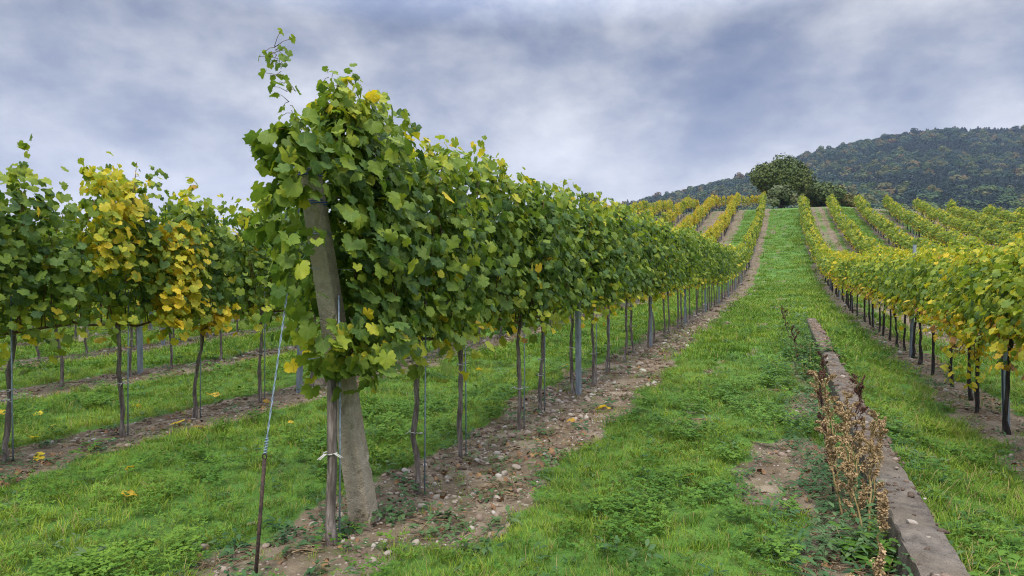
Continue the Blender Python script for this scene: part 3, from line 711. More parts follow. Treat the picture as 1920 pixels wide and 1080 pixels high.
    lt = TR[st, 0 if d_ < 13 else 1]; tr = link('trunk', lt[rv.integers(len(lt))], o); tr.scale = (thick_trunk, thick_trunk, 1) ; tr.rotation_euler = (0, 0, rv.uniform(0, 6.28))
    if thick_trunk > 1:
        q8 = np.random.default_rng(12); zz_ = np.array([-.06, 0, .12, .25, .38, .52, .66, .78, .88, .95]); tm_ = MB()
        tube(tm_, np.stack([np.cumsum(q8.normal(0, .004, 10)), np.cumsum(q8.normal(0, .004, 10)), zz_], -1), np.array([.034, .032, .025, .023, .024, .022, .024, .023, .027, .03]), 12, wob=.16, r=q8)
        tr.data = tm_.mesh('trunk_wood', BARK); tr.rotation_euler = (0, 0, 0); tr.scale = (1, 1, 1)
    f = link('foliage', fm, o); f.color = (s['shift'], 0, 0, 1); fs = float(sstep(16, 34, s['y'])) if st == 'L' else -.25; f.scale = (1 - .22 * fs, 1, (1 - .07 * fs) * (1 + rv.normal(0, .025) * (thick_trunk == 1)))
    if lev < 2: link('cane', cm, o)
    if d_ < 11 and st == 'L':
        for q in range(rv.integers(1, 3)):
            ti = link('tie', TIES[rv.integers(4)], o); ti.rotation_euler = (0, 0, rv.uniform(0, 6.28)); ti.scale = (thick_trunk, thick_trunk, 1)
# the rest of the rows up the slope: one mass
vt, meta = [], []
for sname, ages in (('L', (.02, .14, .27, .36)), ('R', (-.02, .06))):
    for a in ages:
        for q in range(2):
            rr = np.random.default_rng(int(900 + a * 100 + q)); f, c = vine_canopy(rr, 2, sname)
            f.attr['age'] = [np.clip(x + a, .02, .97) for x in f.attr['age']]
            tb, _ = trunk_mb(rr, .93, .03, 3, 5, .03); nn = tb.n
            b0 = f.n; f.v += tb.v; f.f += [x + b0 for x in tb.f]; f.mi += [x * 0 + 1 for x in tb.mi]; f.n += nn
            for kk in f.attr: f.attr[kk].append(np.zeros(nn))
            vt.append(f.mesh('distant_vine', [LEAF, BARK_DARK])); meta.append((sname, a))
P, ro, ix = [], [], []
rr = np.random.default_rng(5)
for s in farv:
    c = [i for i, (sn, a) in enumerate(meta) if sn == s['style']]; best = sorted(c, key=lambda i: abs(meta[i][1] - s['shift']))[:2]
    if rr.random() < .05: continue
    s['kept'] = 1; P.append((s['x'] + rr.normal(0, .05), s['y'], float(H0(s['x'], s['y'])))); ro.append((0, 0, math.pi * rr.integers(2))); ix.append(best[rr.integers(2)])
dv = scatter('distant_vines', P, ro, np.stack([np.where(np.array([s['style'] == 'R' for s in farv if 'kept' in s]), 1.12, .78) * rr.uniform(.93, 1.07, len(P)), rr.uniform(.94, 1.06, len(P)), rr.uniform(.78, 1.06, len(P))], -1), ix, vt, 'rows of green and yellow grapevines massed on the upper slope')
dv.color = (0, 0, 0, 1)
for c_ in bpy.data.collections:
    if c_.name.startswith('distant_vines'):
        for o in c_.objects: o.color = (0, 0, 0, 1)

# ------------------------------------------------------------------ posts, wires, stakes
def post_mesh(h):
    mb = MB(); a, b, t_ = .030, .022, .004
    out = [(-a, -b), (a, -b), (a, b), (a - .012, b), (a - .012, b - t_), (a - t_, b - t_), (a - t_, -b + t_), (-a + t_, -b + t_), (-a + t_, b - t_), (-a + .012, b - t_), (-a + .012, b), (-a, b)]
    n = len(out); zs = np.linspace(-.1, h, 8)
    V = np.array([[x, y, z] for z in zs for x, y in out]); F = np.array([[k * n + j, k * n + (j + 1) % n, (k + 1) * n + (j + 1) % n, (k + 1) * n + j] for k in range(len(zs) - 1) for j in range(n)])
    mb.add(V, F); top = V[-n:]
    for q in ([0, 1, 6, 7], [1, 2, 5, 6], [2, 3, 4, 5], [11, 0, 7, 8], [10, 11, 8, 9]): mb.add(top[q], [[0, 1, 2, 3]])
    for z in np.arange(.45, h - .05, .18):           # wire hooks pressed out of the edges
        for sx_ in (-1, 1): mb.add(*box_pts(sx_ * a - .004 + sx_ * .006, sx_ * a + .004 + sx_ * .006, -.006, .006, z, z + .022))
    return mb.mesh('steel_profile', STEEL, False)
PM = {'S': post_mesh(1.66), 'L': post_mesh(1.98), 'R': post_mesh(1.68), 'P': post_mesh(1.90)}
pc = {}
def steel_post(rn, x, y, st):
    q = pc[rn] = pc.get(rn, 0) + 1; z = float(H0(x, y)); rv = np.random.default_rng(int(abs(x * 31 + y * 57)))
    o = link('steel_post', PM['P' if rn == 'R1' and q == 2 else st], None, (x, y, z)); o.rotation_euler = (rv.normal(0, .018), rv.normal(0, .018), R(90) + rv.normal(0, .1))
    nm = ROWNAME[rn]
    if q <= 10: tag(o, '%s grey steel post from the near end of %s' % (ORD[q - 1], nm), 'post', 'steel posts along ' + nm)
    else: tag(o, 'thin grey steel post high up %s' % nm, 'post', 'steel posts along ' + nm)
for rn, X, y0, st, y1 in [('L1', -2.2, 7.22, 'L', 84), ('L2', -5.3, 6.24, 'L', 86), ('L3', -8.3, 6.6, 'L', 86), ('R1', 2.0, 7.78, 'R', 83), ('R2', 4.8, 10.2, 'R', 82), ('R3', 7.55, 11.4, 'R', 82), ('R4', 10.3, 14, 'R', 80)] + [('L%d' % (i + 4), X, 9.5 + 2.2 * i, 'L', 92) for i, X in enumerate(ROWS_L[3:7])]:
    y = y0; step = 4.4 if rn == 'L1' else 5.25 if st == 'R' else 4.3
    while y < y1: steel_post(rn, X + (.05 if rn in ('L1', 'L2') else 0), y + .04, st); y += step
for rn, X, y1, st in (('L1', -2.2, 60, 'L'), ('L2', -5.3, 50, 'L'), ('L3', -8.3, 40, 'L'), ('R1', 2.0, 60, 'R')):
    for nm_, hz_ in (('lowest', .93), ('middle', 1.38), ('top', 1.82)):
        if st == 'R': hz_ *= .88
        ya = {'L1': 2.66, 'L2': 1.5, 'L3': 2.5, 'R1': 5.0}[rn]; yy = np.arange(ya, y1, 1.1); mb = MB()
        tube(mb, np.stack([np.full(len(yy), X + .03), yy, H0(X, yy) + hz_ + .006 * np.sin(yy * 3)], -1), .0016, 4)
        tag(mb.obj('trellis_wire', WIRE), '%s thin trellis wire along %s' % (nm_, ROWNAME[rn]), 'wire', 'trellis wires along ' + ROWNAME[rn])
for s in near:
    if s['row'] in ('L1', 'L2') and s['d'] < 9.5:
        q = counts['st' + s['row']] = counts.get('st' + s['row'], 0) + 1; rv = np.random.default_rng(int(s['y'] * 100))
        mb = MB(); tube(mb, [(0, 0, -.05), (rv.normal(0, .006), 0, .5), (rv.normal(0, .01), rv.normal(0, .01), 1.25)], .0055, 6)
        o = mb.obj('vine_stake', WIRE); o.location = (s['x'] + .030, s['y'] + .035, float(H0(s['x'], s['y'])))
        tag(o, 'thin bluish metal stake at the %s trunk of %s' % (ORD[q - 1], 'the concrete post row' if s['row'] == 'L1' else 'the second row left'), 'stake', 'stakes beside the vine trunks')

# leaning concrete end post
pt = empty('concrete_post', tuple(pbase + np.array([0, 0, float(H0(*pbase[:2]))])), 'leaning weathered concrete end post wrapped in vine leaves', 'post', None, R(6))
mb = MB(); rp = np.random.default_rng(2)
zs = np.linspace(-.15, 1, 90); Lh = ptop - pbase
c0 = np.array([(-.5, -.42), (-.42, -.5), (.42, -.5), (.5, -.42), (.5, .42), (.42, .5), (-.42, .5), (-.5, .42)])
sub = []
for a, b in zip(c0, np.roll(c0, -1, 0)):
    for t_ in ((0,) if np.hypot(*(b - a)) < .3 else (0, .2, .4, .6, .8)): sub.append(a + (b - a) * t_)
sub = np.array(sub); n = len(sub); rot = R(-6); V = []
for q in zs:
    wd = .126 - .040 * q; axp = np.array([Lh[0] * q, Lh[1] * q, Lh[2] * q]); ax2 = axp[:2] @ np.array([[math.cos(rot), math.sin(rot)], [-math.sin(rot), math.cos(rot)]])
    g = sub * wd * (1 + (vn(sub[:, 0] * 5 + q * 23, sub[:, 1] * 5 + q * 31, .5, 3, 3) - .5)[:, None] * .09 - (.16 * (vn(sub[:, 0] * 3, q * 14 + sub[:, 1] * 3, .6, 8, 2) > .70) * (np.min(np.abs(np.abs(sub) - .46), 1) < .08))[:, None])
    V += [(ax2[0] + x, ax2[1] + y, axp[2]) for x, y in g]
V = np.array(V); F = np.array([[k * n + j, k * n + (j + 1) % n, (k + 1) * n + (j + 1) % n, (k + 1) * n + j] for k in range(len(zs) - 1) for j in range(n)])
mb.add(V, F); mb.add(V[-n:], np.arange(n)[None]); body = mb.obj('shaft', CONCRETE, pt, False)
def ring_at(h, rad, mat, nm, turns=1.0):
    q = (h) / Lh[2]; axp = Lh * q; ax2 = axp[:2] @ np.array([[math.cos(rot), math.sin(rot)], [-math.sin(rot), math.cos(rot)]])
    hw = (.126 - .040 * q) / 2 + .004; a = np.linspace(0, 2 * np.pi * turns, int(24 * turns) + 1)
    rr_ = hw / np.maximum(np.abs(np.cos(a)), np.abs(np.sin(a))); rr_ = np.minimum(rr_, hw * 1.31)
    mb = MB(); tube(mb, np.stack([ax2[0] + np.cos(a) * rr_, ax2[1] + np.sin(a) * rr_, h + .006 * np.sin(a) + .012 * a / 6.28], -1), rad, 5); return mb.obj(nm, mat, pt)
ring_at(1.55, .003, WIRE, 'wire_band', 2); ring_at(1.84, .0035, TWINE, 'twine_band', 4); ring_at(1.70, .003, TWINE, 'twine_band', 2)
# guy wire and its anchor rod in front of the post
ga = np.array([-2.2, 2.33]); gz = float(H0(*ga)); ra = np.array([ga[0], ga[1], gz - .1]); rb = np.array([-2.19, 2.385, .52]); tp = np.array([-2.19, 2.64, 1.80])
g = empty('guy_wire', (ga[0], ga[1], gz), 'taut bluish guy wire with dark anchor rod left of the concrete post', 'guy wire')
off = np.array([ga[0], ga[1], gz])
mb = MB(); tube(mb, np.array([ra, ra * .5 + rb * .5, rb]) - off, .0085, 7); tube(mb, [rb - off + np.array([.012 * math.cos(a), 0, .012 + .012 * math.sin(a)]) for a in np.linspace(0, 6.28, 10)], .004, 5); mb.obj('anchor_rod', RUST, g)
u_ = np.linspace(0, 1, 60)[:, None]; ln = (rb + np.array([0, 0, .02])) * (1 - u_) + tp * u_ - off; mb = MB()
for ph in (0, math.pi):
    a = u_[:, 0] * 70 + ph; tube(mb, ln + np.stack([np.cos(a), np.sin(a), 0 * a], -1) * .0028, .0030, 4)
mb.obj('wire', WIRE, g)
mb = MB(); a = np.linspace(0, 38, 60); q0 = rb - off + np.array([0, 0, .02]); tube(mb, q0 + np.stack([np.cos(a) * .008, np.sin(a) * .008, a / 38 * .075], -1) + (tp - rb) * (a / 38 * .075 / 1.28)[:, None] * np.array([1, 1, 0]), .0026, 4); mb.obj('wire_wrap', WIRE, g)
# old concrete posts in the rows behind
for (px_, d_, hh, lab) in ((157, 13.6, .62, 'short pale concrete post stub left of centre in the rows behind'), (386, 14.2, .6, 'stout brownish concrete post among the vines behind the front post')):
    x, y = world_xy((px_ - 960) / 1250 * d_, d_); mb = MB()
    vv, ff = box_pts(-.07, .07, -.07, .07, -.1, 2.0 if d_ > 14 else .95); mb.add(vv, ff); o = mb.obj('concrete_post', CONCRETE, None, False); o.location = (x, y, float(H0(x, y)))
    bv = o.modifiers.new('bevel', 'BEVEL'); bv.width = .012; o.rotation_euler = (0, R(1.5), R(18)); tag(o, lab, 'post')

# ------------------------------------------------------------------ grass, clover, weeds, gravel
def tuft(r, nb, rad, h0, h1, wid, lean, dry=.06):
    mb = MB()
    for k in range(nb):
        a = r.uniform(0, 6.28); q = rad * math.sqrt(r.random()); b = np.array([q * math.cos(a), q * math.sin(a), -.01]); h = r.uniform(h0, h1); dr = a + r.normal(0, .9)
        ld = np.array([math.cos(dr), math.sin(dr), 0]); ln = h * r.uniform(.2, 1.0) * lean; wv = np.array([-ld[1], ld[0], 0]) * wid * r.uniform(.7, 1.2)
        pts = [b + ld * ln * t_ ** 1.8 + np.array([0, 0, h * (t_ - .22 * t_ ** 3 * lean)]) for t_ in (0, .38, .72, 1.0)]
        V = [pts[0] - wv, pts[0] + wv, pts[1] - wv * .9, pts[1] + wv * .9, pts[2] - wv * .6, pts[2] + wv * .6, pts[3]]
        ag = .97 if r.random() < dry else r.uniform(0, .85)
        mb.add(V, [[0, 1, 3, 2], [2, 3, 5, 4]], age=ag); mb.f.append(np.array([[4, 5, 6]]) + mb.n - 7); mb.mi.append(np.zeros(1, int))
    return mb
def herb(r, nl, rad, h0, h1, size, mat_shape=0):
    mb = MB()
    for k in range(nl):
        a = r.uniform(0, 6.28); q = rad * math.sqrt(r.random()); h = r.uniform(h0, h1); c = np.array([q * math.cos(a), q * math.sin(a), h]); ag = r.uniform(0, .85)
        if mat_shape == 0:      # three round leaflets
            for j in range(3):
                t_ = a + j * 2.09; d = np.array([math.cos(t_), math.sin(t_), r.uniform(-.1, .35)]); s_ = np.array([-math.sin(t_), math.cos(t_), r.normal(0, .15)]); z_ = size * r.uniform(.8, 1.2)
                mb.add([c, c + z_ * (.5 * d + .42 * s_), c + z_ * (.95 * d + .34 * s_), c + z_ * 1.0 * d, c + z_ * (.95 * d - .34 * s_), c + z_ * (.5 * d - .42 * s_)], [[0, 1, 2, 3, 4, 5]], age=ag)
        else:                   # long pointed leaf
            d = np.array([math.cos(a), math.sin(a), r.uniform(-.15, .6)]); s_ = np.array([-math.sin(a), math.cos(a), 0]); z_ = size * r.uniform(.6, 1.3)
            mb.add([c, c + z_ * (.35 * d + .2 * s_), c + z_ * (.7 * d + .15 * s_ - np.array([0, 0, .1])), c + z_ * (d - np.array([0, 0, .28])), c + z_ * (.7 * d - .15 * s_ - np.array([0, 0, .1])), c + z_ * (.35 * d - .2 * s_)], [[0, 1, 2, 3, 4, 5]], age=ag)
    return mb
r = np.random.default_rng(31)
GT = [tuft(r, 16, .055, .03, .085, .0021, 1.0, .10).mesh('grass_tuft', GRASS) for _ in range(5)] + [tuft(r, 22, .06, .05, .125, .0024, 1.1, .14).mesh('grass_tuft_tall', GRASS) for _ in range(3)]
FT = [tuft(r, 22, .16, .04, .09, .006, .9, .04).mesh('grass_patch', GRASS) for _ in range(4)] + [tuft(r, 24, .17, .07, .15, .006, 1.1, .08).mesh('grass_patch_tall', GRASS) for _ in range(2)]
def polar(r, d0, d1, per_m2, ang=.86):
    n = int(per_m2 * ang * (d1 ** 2 - d0 ** 2)); d = np.sqrt(r.uniform(d0 ** 2, d1 ** 2, n)); t_ = r.uniform(-ang, ang, n)
    return world_xy(t_ * d, d)
def on_wall(x, y): return (x > WALL_X0 - .03) & (x < WALL_X1 + .03) & (y < WALL_Y1 + .05) & (y > WALL_Y0)
def place(bands, keepf, seed):
    r = np.random.default_rng(seed); X, Y, B = [], [], []
    for i, (d0, d1, den) in enumerate(bands):
        x, y = polar(r, d0, d1, den); s = soil(x, y); k = keepf(x, y, s, r) & ~on_wall(x, y); X.append(x[k]); Y.append(y[k]); B.append(np.full(k.sum(), i))
    x, y, b = map(np.concatenate, (X, Y, B)); return x, y, b, r
def grass_keep(x, y, s, r):
    lush = vn(x, y, 1.1, 71, 3); p = (1 - sstep(.12, .62, s)) * (.55 + .7 * sstep(.3, .6, lush))
    return (r.random(len(x)) < p + .035) & (y < 84)
x, y, b, r = place([(1.9, 3.6, 620), (3.6, 6, 430), (6, 10, 240)], grass_keep, 1)
right = x > .7; tall = (r.random(len(x)) < np.where(right, .4, .08))
ix = np.where(tall, r.integers(5, 8, len(x)), r.integers(0, 5, len(x))); sc_ = r.uniform(.65, 1.2, len(x)) * np.where(b == 2, 1.25, 1.0) * np.where(right, .95, .80)
sc_ = sc_ * (.62 + .75 * vn(x, y, .6, 72, 2))
scatter('grass', np.stack([x, y, H(x, y)], -1), np.stack([r.normal(0, .12, len(x)), r.normal(0, .12, len(x)), r.uniform(0, 6.28, len(x))], -1), sc_, ix, GT, 'short bright green grass between the vine rows and along the lane')
x, y, b, r = place([(10, 18, 60), (18, 34, 22), (34, 86, 7)], grass_keep, 2)
tall = (r.random(len(x)) < np.where(x > .7, .5, .1)); ix = np.where(tall, r.integers(4, 6, len(x)), r.integers(0, 4, len(x)))
sc_ = r.uniform(.7, 1.2, len(x)) * np.array([1.0, 1.5, 2.3])[b]
scatter('far_grass', np.stack([x, y, H(x, y)], -1), np.stack([r.normal(0, .1, len(x)), r.normal(0, .1, len(x)), r.uniform(0, 6.28, len(x))], -1), np.stack([sc_, sc_, sc_ ** .5], -1), ix, FT, 'green grass farther up the slope and the lane')
CT = [herb(r, 14, .06, .02, .06, .013).mesh('clover_patch', CLOVER) for _ in range(4)]
def clover_keep(x, y, s, r):
    q = vn(x, y, .7, 81, 3) + .25 * vn(x, y, 3, 82); return (r.random(len(x)) < (.40 * sstep(.62, .84, q) + .07) * (1 - sstep(.3, .8, s)))
x, y, b, r = place([(1.9, 4.5, 420), (4.5, 9, 230), (9, 16, 60)], clover_keep, 3)
scatter('clover', np.stack([x, y, H(x, y) + .012], -1), np.stack([r.normal(0, .15, len(x)), r.normal(0, .15, len(x)), r.uniform(0, 6.28, len(x))], -1), r.uniform(.8, 1.5, len(x)) * np.array([1, 1.15, 1.7])[b], r.integers(0, 4, len(x)), CT, 'low clover patches in the grass')
WT = [herb(r, 11, .05, .01, .07, .055, 1).mesh('weed_rosette', WEED) for _ in range(4)] + [herb(r, 26, .045, .02, .24, .05, 1).mesh('weed_upright', WEED) for _ in range(3)]
def weed_keep(x, y, s, r):
    nearwall = np.exp(-((x - .3) / .30) ** 2) * (y < 18); wr = np.exp(-((x - .86) / .16) ** 2) * (y < 9) * .8
    return r.random(len(x)) < (.05 + .30 * (1 - sstep(2.6, 4.6, y)) * vn(x, y, .5, 87, 2)) * sstep(.1, .4, s) + .03 + .75 * nearwall * vn(x, y, .5, 88, 2) + wr * .5 * sstep(.4, .65, vn(x, y, .8, 89, 2))
x, y, b, r = place([(1.9, 6, 260), (6, 13, 130), (13, 24, 26)], weed_keep, 4)
up = (np.abs(x - .3) < .35) & (r.random(len(x)) < .30); ix = np.where(up, r.integers(4, 7, len(x)), r.integers(0, 4, len(x)))
scatter('weeds', np.stack([x, y, H(x, y)], -1), np.stack([r.normal(0, .15, len(x)), r.normal(0, .15, len(x)), r.uniform(0, 6.28, len(x))], -1), r.uniform(.55, 1.2, len(x)) * np.array([.9, 1.1, 1.7])[b], ix, WT, 'broad leaved weeds beside the wall and on the soil strips')
DRYM = simple_mat('dry_litter', [(.3, (.10, .065, .035)), (.5, (.22, .15, .08)), (.7, (.36, .27, .15))], 9, .9, 0, obj=False)
def litter_mesh(r):
    mb = MB()
    for k in range(9):
        a = r.uniform(0, 6.28); c = r.normal(0, .04, 3) * np.array([1, 1, .12]) + np.array([0, 0, .008]); l = r.uniform(.02, .07); d = np.array([math.cos(a), math.sin(a), r.normal(0, .18)]) * l
        tube(mb, [c - d, c + np.array([0, 0, .004]), c + d], r.uniform(.0012, .003), 3)
    return mb.mesh('twigs', DRYM)
LT = [litter_mesh(r) for _ in range(4)]
BROWNLEAF = simple_mat('brown_leaf', [(.3, (.09, .042, .022)), (.5, (.19, .10, .045)), (.7, (.34, .20, .08))], 7, .8, 0, obj=False)
for k in range(4):
    mb = MB(); put_leaves(mb, r.normal(0, .03, (3, 3)) * np.array([1, 1, .2]) + np.array([0, 0, .012]), np.array([[0, 0, 1.0]]) + r.normal(0, .5, (3, 3)), r.normal(0, 1, (3, 3)), r.uniform(.012, .024, 3), np.full(3, .9), 1, r); LT.append(mb.mesh('dead_leaves', BROWNLEAF))
def lit_keep(x, y, s, r): return r.random(len(x)) < .5 * sstep(.3, .8, s) + .3 * np.exp(-((x - .35) / .25) ** 2) * (y < 17)
x, y, b, r = place([(1.9, 6, 90), (6, 16, 50)], lit_keep, 6)
scatter('dry_litter', np.stack([x, y, H(x, y)], -1), np.stack([0 * x, 0 * x, r.uniform(0, 6.28, len(x))], -1), r.uniform(.6, 1.4, len(x)), r.integers(0, 8, len(x)), LT, 'dry twigs and stalks lying on the bare soil')
def stone_mesh(r, sub=2, mat=STONE):
    V, F = ico(sub); V = V * np.array([1, r.uniform(.6, .95), r.uniform(.4, .7)]); k = r.normal(0, 1, (5, 3)); k /= np.linalg.norm(k, axis=1)[:, None]
    for q in k:
        dd = V @ q; V = V - np.maximum(dd - r.uniform(.4, .7), 0)[:, None] * q * .85
    mb = MB(); mb.add(V, F); return mb.mesh('stone_body', mat)
SM = [stone_mesh(r) for _ in range(6)]
m2, t2, p2, _ = new_mat('gravel_stone'); oi = t2.nodes.new('ShaderNodeObjectInfo')
t2.links.new(ramp_n(t2, oi.outputs['Random'], [(0, (.10, .066, .045)), (.4, (.17, .122, .086)), (.7, (.25, .195, .145)), (.92, (.32, .27, .21)), (1, (.40, .37, .31))]), p2.inputs['Base Color']); p2.inputs['Roughness'].default_value = .9; p2.inputs['Specular IOR Level'].default_value = .2
GM = [stone_mesh(r, 1, m2) for _ in range(6)]
def grav_keep(x, y, s, r):
    return r.random(len(x)) < 1.4 * sstep(.35, .8, s) * sstep(.25, .6, vn(x, y, .6, 95, 2)) * np.where((x > -3.2) & (x < -1.2), 1.0, .45)
x, y, b, r = place([(1.9, 5, 520), (5, 9, 420), (9, 18, 150), (18, 40, 26)], grav_keep, 7)
sz = np.exp(r.normal(math.log(.0115), .55, len(x))).clip(.005, .04) * np.array([.95, 1.15, 1.7, 2.8])[b]
scatter('gravel', np.stack([x, y, H(x, y) + sz * .15], -1), np.stack([r.normal(0, .3, len(x)), r.normal(0, .3, len(x)), r.uniform(0, 6.28, len(x))], -1), sz, r.integers(0, 6, len(x)), GM, 'gravel and clods strewn over the soil strips')

# ------------------------------------------------------------------ small things one could pick up
def ground_pt(px_, py_, it=14):
    """where the sight line through a measured spot meets the ground"""
    d = 3.0
    for _ in range(60):
        x, y = world_xy((px_ - 960) / 1250 * d, d); zr = CAM_H - (py_ - 540) / 1250 * d
        if zr < float(H0(x, y)): break
        d *= 1.03
    return x, y
def stone(x, y, z, s, label, group, seed):
    rv = np.random.default_rng(seed); o = link('stone', SM[seed % 6], None, (x, y, z + s * .22)); o.scale = (s, s * rv.uniform(.8, 1.1), s * rv.uniform(.8, 1.1)); o.rotation_euler = (rv.normal(0, .2), rv.normal(0, .2), rv.uniform(0, 6.28)); return tag(o, label, 'stone', group)
for k, (px_, py_, s) in enumerate([(932, 855, .034), (968, 886, .040), (890, 930, .03), (815, 905, .028), (1012, 778, .04), (988, 812, .035), (870, 905, .026), (760, 890, .03), (905, 838, .03), (1040, 790, .035), (1100, 752, .04), (588, 985, .03), (380, 1022, .035), (470, 985, .026), (640, 968, .03), (850, 800, .03), (1150, 720, .04), (1085, 772, .035), (945, 895, .03), (840, 890, .035)]):
    x, y = ground_pt(px_, py_); stone(x, y, float(H(x, y)), s, 'pale rounded stone lying on the brown soil under the front row of vines', 'pale stones on the front soil strip', 300 + k)
for k, (y, dx, s, lab) in enumerate([(3.62, .07, .030, 'largest whitish stone on top of the low wall'), (3.45, .11, .012, 'small white pebble below the largest stone on the wall'), (3.24, .06, .010, 'tiny pale pebble in the middle of the wall top'), (2.66, .10, .014, 'flat pale pebble on the nearest part of the wall'),
        (2.60, .05, .011, 'brownish pebble at the near left edge of the wall'), (5.9, .1, .035, 'pale stone on the wall behind the dried weeds'), (8.2, .12, .04, 'pale stone on the far weathered stretch of the wall')]):
    stone(WALL_X0 + dx, y, wall_top(y), s, lab, 'stones on the low wall', 340 + k)
# crumbled heap of earth on the wall, with its own bits of stone and a twig
V, F = ico(4); V = V.copy(); V[:, 2] = np.maximum(V[:, 2], -.1); hp = V * np.array([.085, .115, .030]); hp = hp * (1 + .5 * (vn(V[:, 0] * 3 + 9, V[:, 1] * 3 + V[:, 2] * 2, .35, 4, 3) - .5))[:, None]
mb = MB(); mb.add(hp, F); EARTH = simple_mat('crumbled_earth', [(.3, (.10, .065, .042)), (.5, (.19, .13, .09)), (.7, (.30, .23, .16))], 40, .95, 1.0, .01)
o = mb.obj('earth_heap', EARTH); o.location = (WALL_X0 + .105, 2.93, wall_top(2.93) - .003); tag(o, 'crumbled heap of brown earth on the near wall top', 'earth heap')
for k, (dx, dy, s) in enumerate(((.09, -.03, .018), (.13, .02, .022), (.15, -.06, .015), (.06, .05, .013))): stone(WALL_X0 + dx, 2.93 + dy, wall_top(2.93) + .014, s, 'brownish pebble sitting in the earth heap on the wall', 'pebbles in the earth heap', 360 + k)
mb = MB(); tube(mb, [(0, 0, 0), (.05, .02, .01), (.11, .06, .03), (.15, .10, .035)], [.003, .0028, .002, .001], 5); tube(mb, [(.05, .02, .01), (.09, -.02, .03)], [.002, .001], 4); tube(mb, [(.08, .04, .02), (.10, .10, .05)], [.002, .001], 4)
o = mb.obj('dry_twig', STEM_DRY); o.location = (WALL_X0 + .17, 2.93, wall_top(2.93) + .008); tag(o, 'forked dry twig poking out of the earth heap on the wall', 'twig')

def fallen(x, y, z, s, age, label, group, seed):
    rv = np.random.default_rng(seed); mb = MB(); put_leaves(mb, np.zeros((1, 3)), np.array([[rv.normal(0, .3), rv.normal(0, .3), 1.0]]), np.array([[1.0, .2, 0]]), np.array([s]), np.array([age]), 0, rv)
    o = mb.obj('fallen_leaf', LEAF); o.color = (0, 0, 0, 1); o.location = (x, y, z + .04); o.rotation_euler = (0, 0, rv.uniform(0, 6.28)); return tag(o, label, 'leaf', group)
for k, (px_, py_, s, ag) in enumerate([(12, 790, .09, .78), (330, 800, .08, .72), (70, 790, .05, .66), (100, 808, .05, .64), (62, 833, .06, .68), (75, 865, .05, .70), (258, 768, .06, .74), (240, 950, .06, .82), (550, 798, .05, .82), (1135, 770, .10, .84), (668, 690, .05, .84), (400, 752, .09, .84), (1070, 800, .05, .88), (245, 885, .04, .82), (380, 812, .06, .88), (1290, 905, .05, .88), (500, 760, .05, .9), (1060, 690, .06, .8), (900, 700, .06, .8), (180, 845, .05, .9)]):
    x, y = ground_pt(px_, py_); yel = ag < .79
    fallen(x, y, float(H(x, y)), s, ag, ('curled yellow vine leaf fallen on the grass at left' if yel else 'dry brown vine leaf fallen on the ground under the vines'), 'fallen yellow leaves' if yel else 'fallen brown leaves', 400 + k)

# dried weeds standing along the left side of the wall
def dried_weed(x, y, h, lean, n_br, dark, label, seed, group='dried weeds along the low wall'):
    rv = np.random.default_rng(seed); z = float(H(x, y)); o = empty('dried_weed', (x, y, z), label, 'weed', group)
    sm, hm_ = MB(), MB(); top = np.array([lean[0], lean[1], h]); st = np.array([top * t_ + np.array([rv.normal(0, .008), rv.normal(0, .008), 0]) * (t_ > 0) for t_ in np.linspace(-.04, 1, 8)]); tube(sm, st, np.linspace(.0065, .002, 8), 6)
    def head(P, k, rad):
        m_ = len(P); fi = rv.random(k) ** .8 * (m_ - 1); i0 = np.clip(fi.astype(int), 0, m_ - 2); Q = P[i0] + (P[i0 + 1] - P[i0]) * (fi - i0)[:, None] + rv.normal(0, 1, (k, 3)) * rad * (1.15 - fi / (m_ - 1))[:, None]
        Nn = unit(rv.normal(0, 1, (k, 3))); T = unit(np.cross(Nn, rv.normal(0, 1, (k, 3)))); B = np.cross(Nn, T); s_ = rv.uniform(.003, .008, k)[:, None]
        hm_.add(np.stack([Q - T * s_, Q - B * s_ * .6 + Nn * s_ * .4, Q + T * s_, Q + B * s_ * .6 - Nn * s_ * .4], 1).reshape(-1, 3), np.arange(4 * k).reshape(k, 4))
    head(st[4:], 520, .011)
    for b_ in range(n_br):
        t_ = rv.uniform(.25, .92); a = rv.uniform(0, 6.28); l = h * rv.uniform(.16, .36); p0 = top * t_; d = np.array([math.cos(a) * .42, math.sin(a) * .42, rv.uniform(.6, 1.1)])
        br = np.array([p0 + d * l * q + np.array([0, 0, -.35 * l * q ** 2.5]) for q in np.linspace(0, 1, 5)]); tube(sm, br, np.linspace(.003, .0012, 5), 4); head(br[2:], int(rv.uniform(130, 300)), .008)
    sm.obj('stem', RUST if dark else STEM_DRY, o); hm_.obj('seed_head', SEED_DARK if dark else SEED, o, False)
    return o
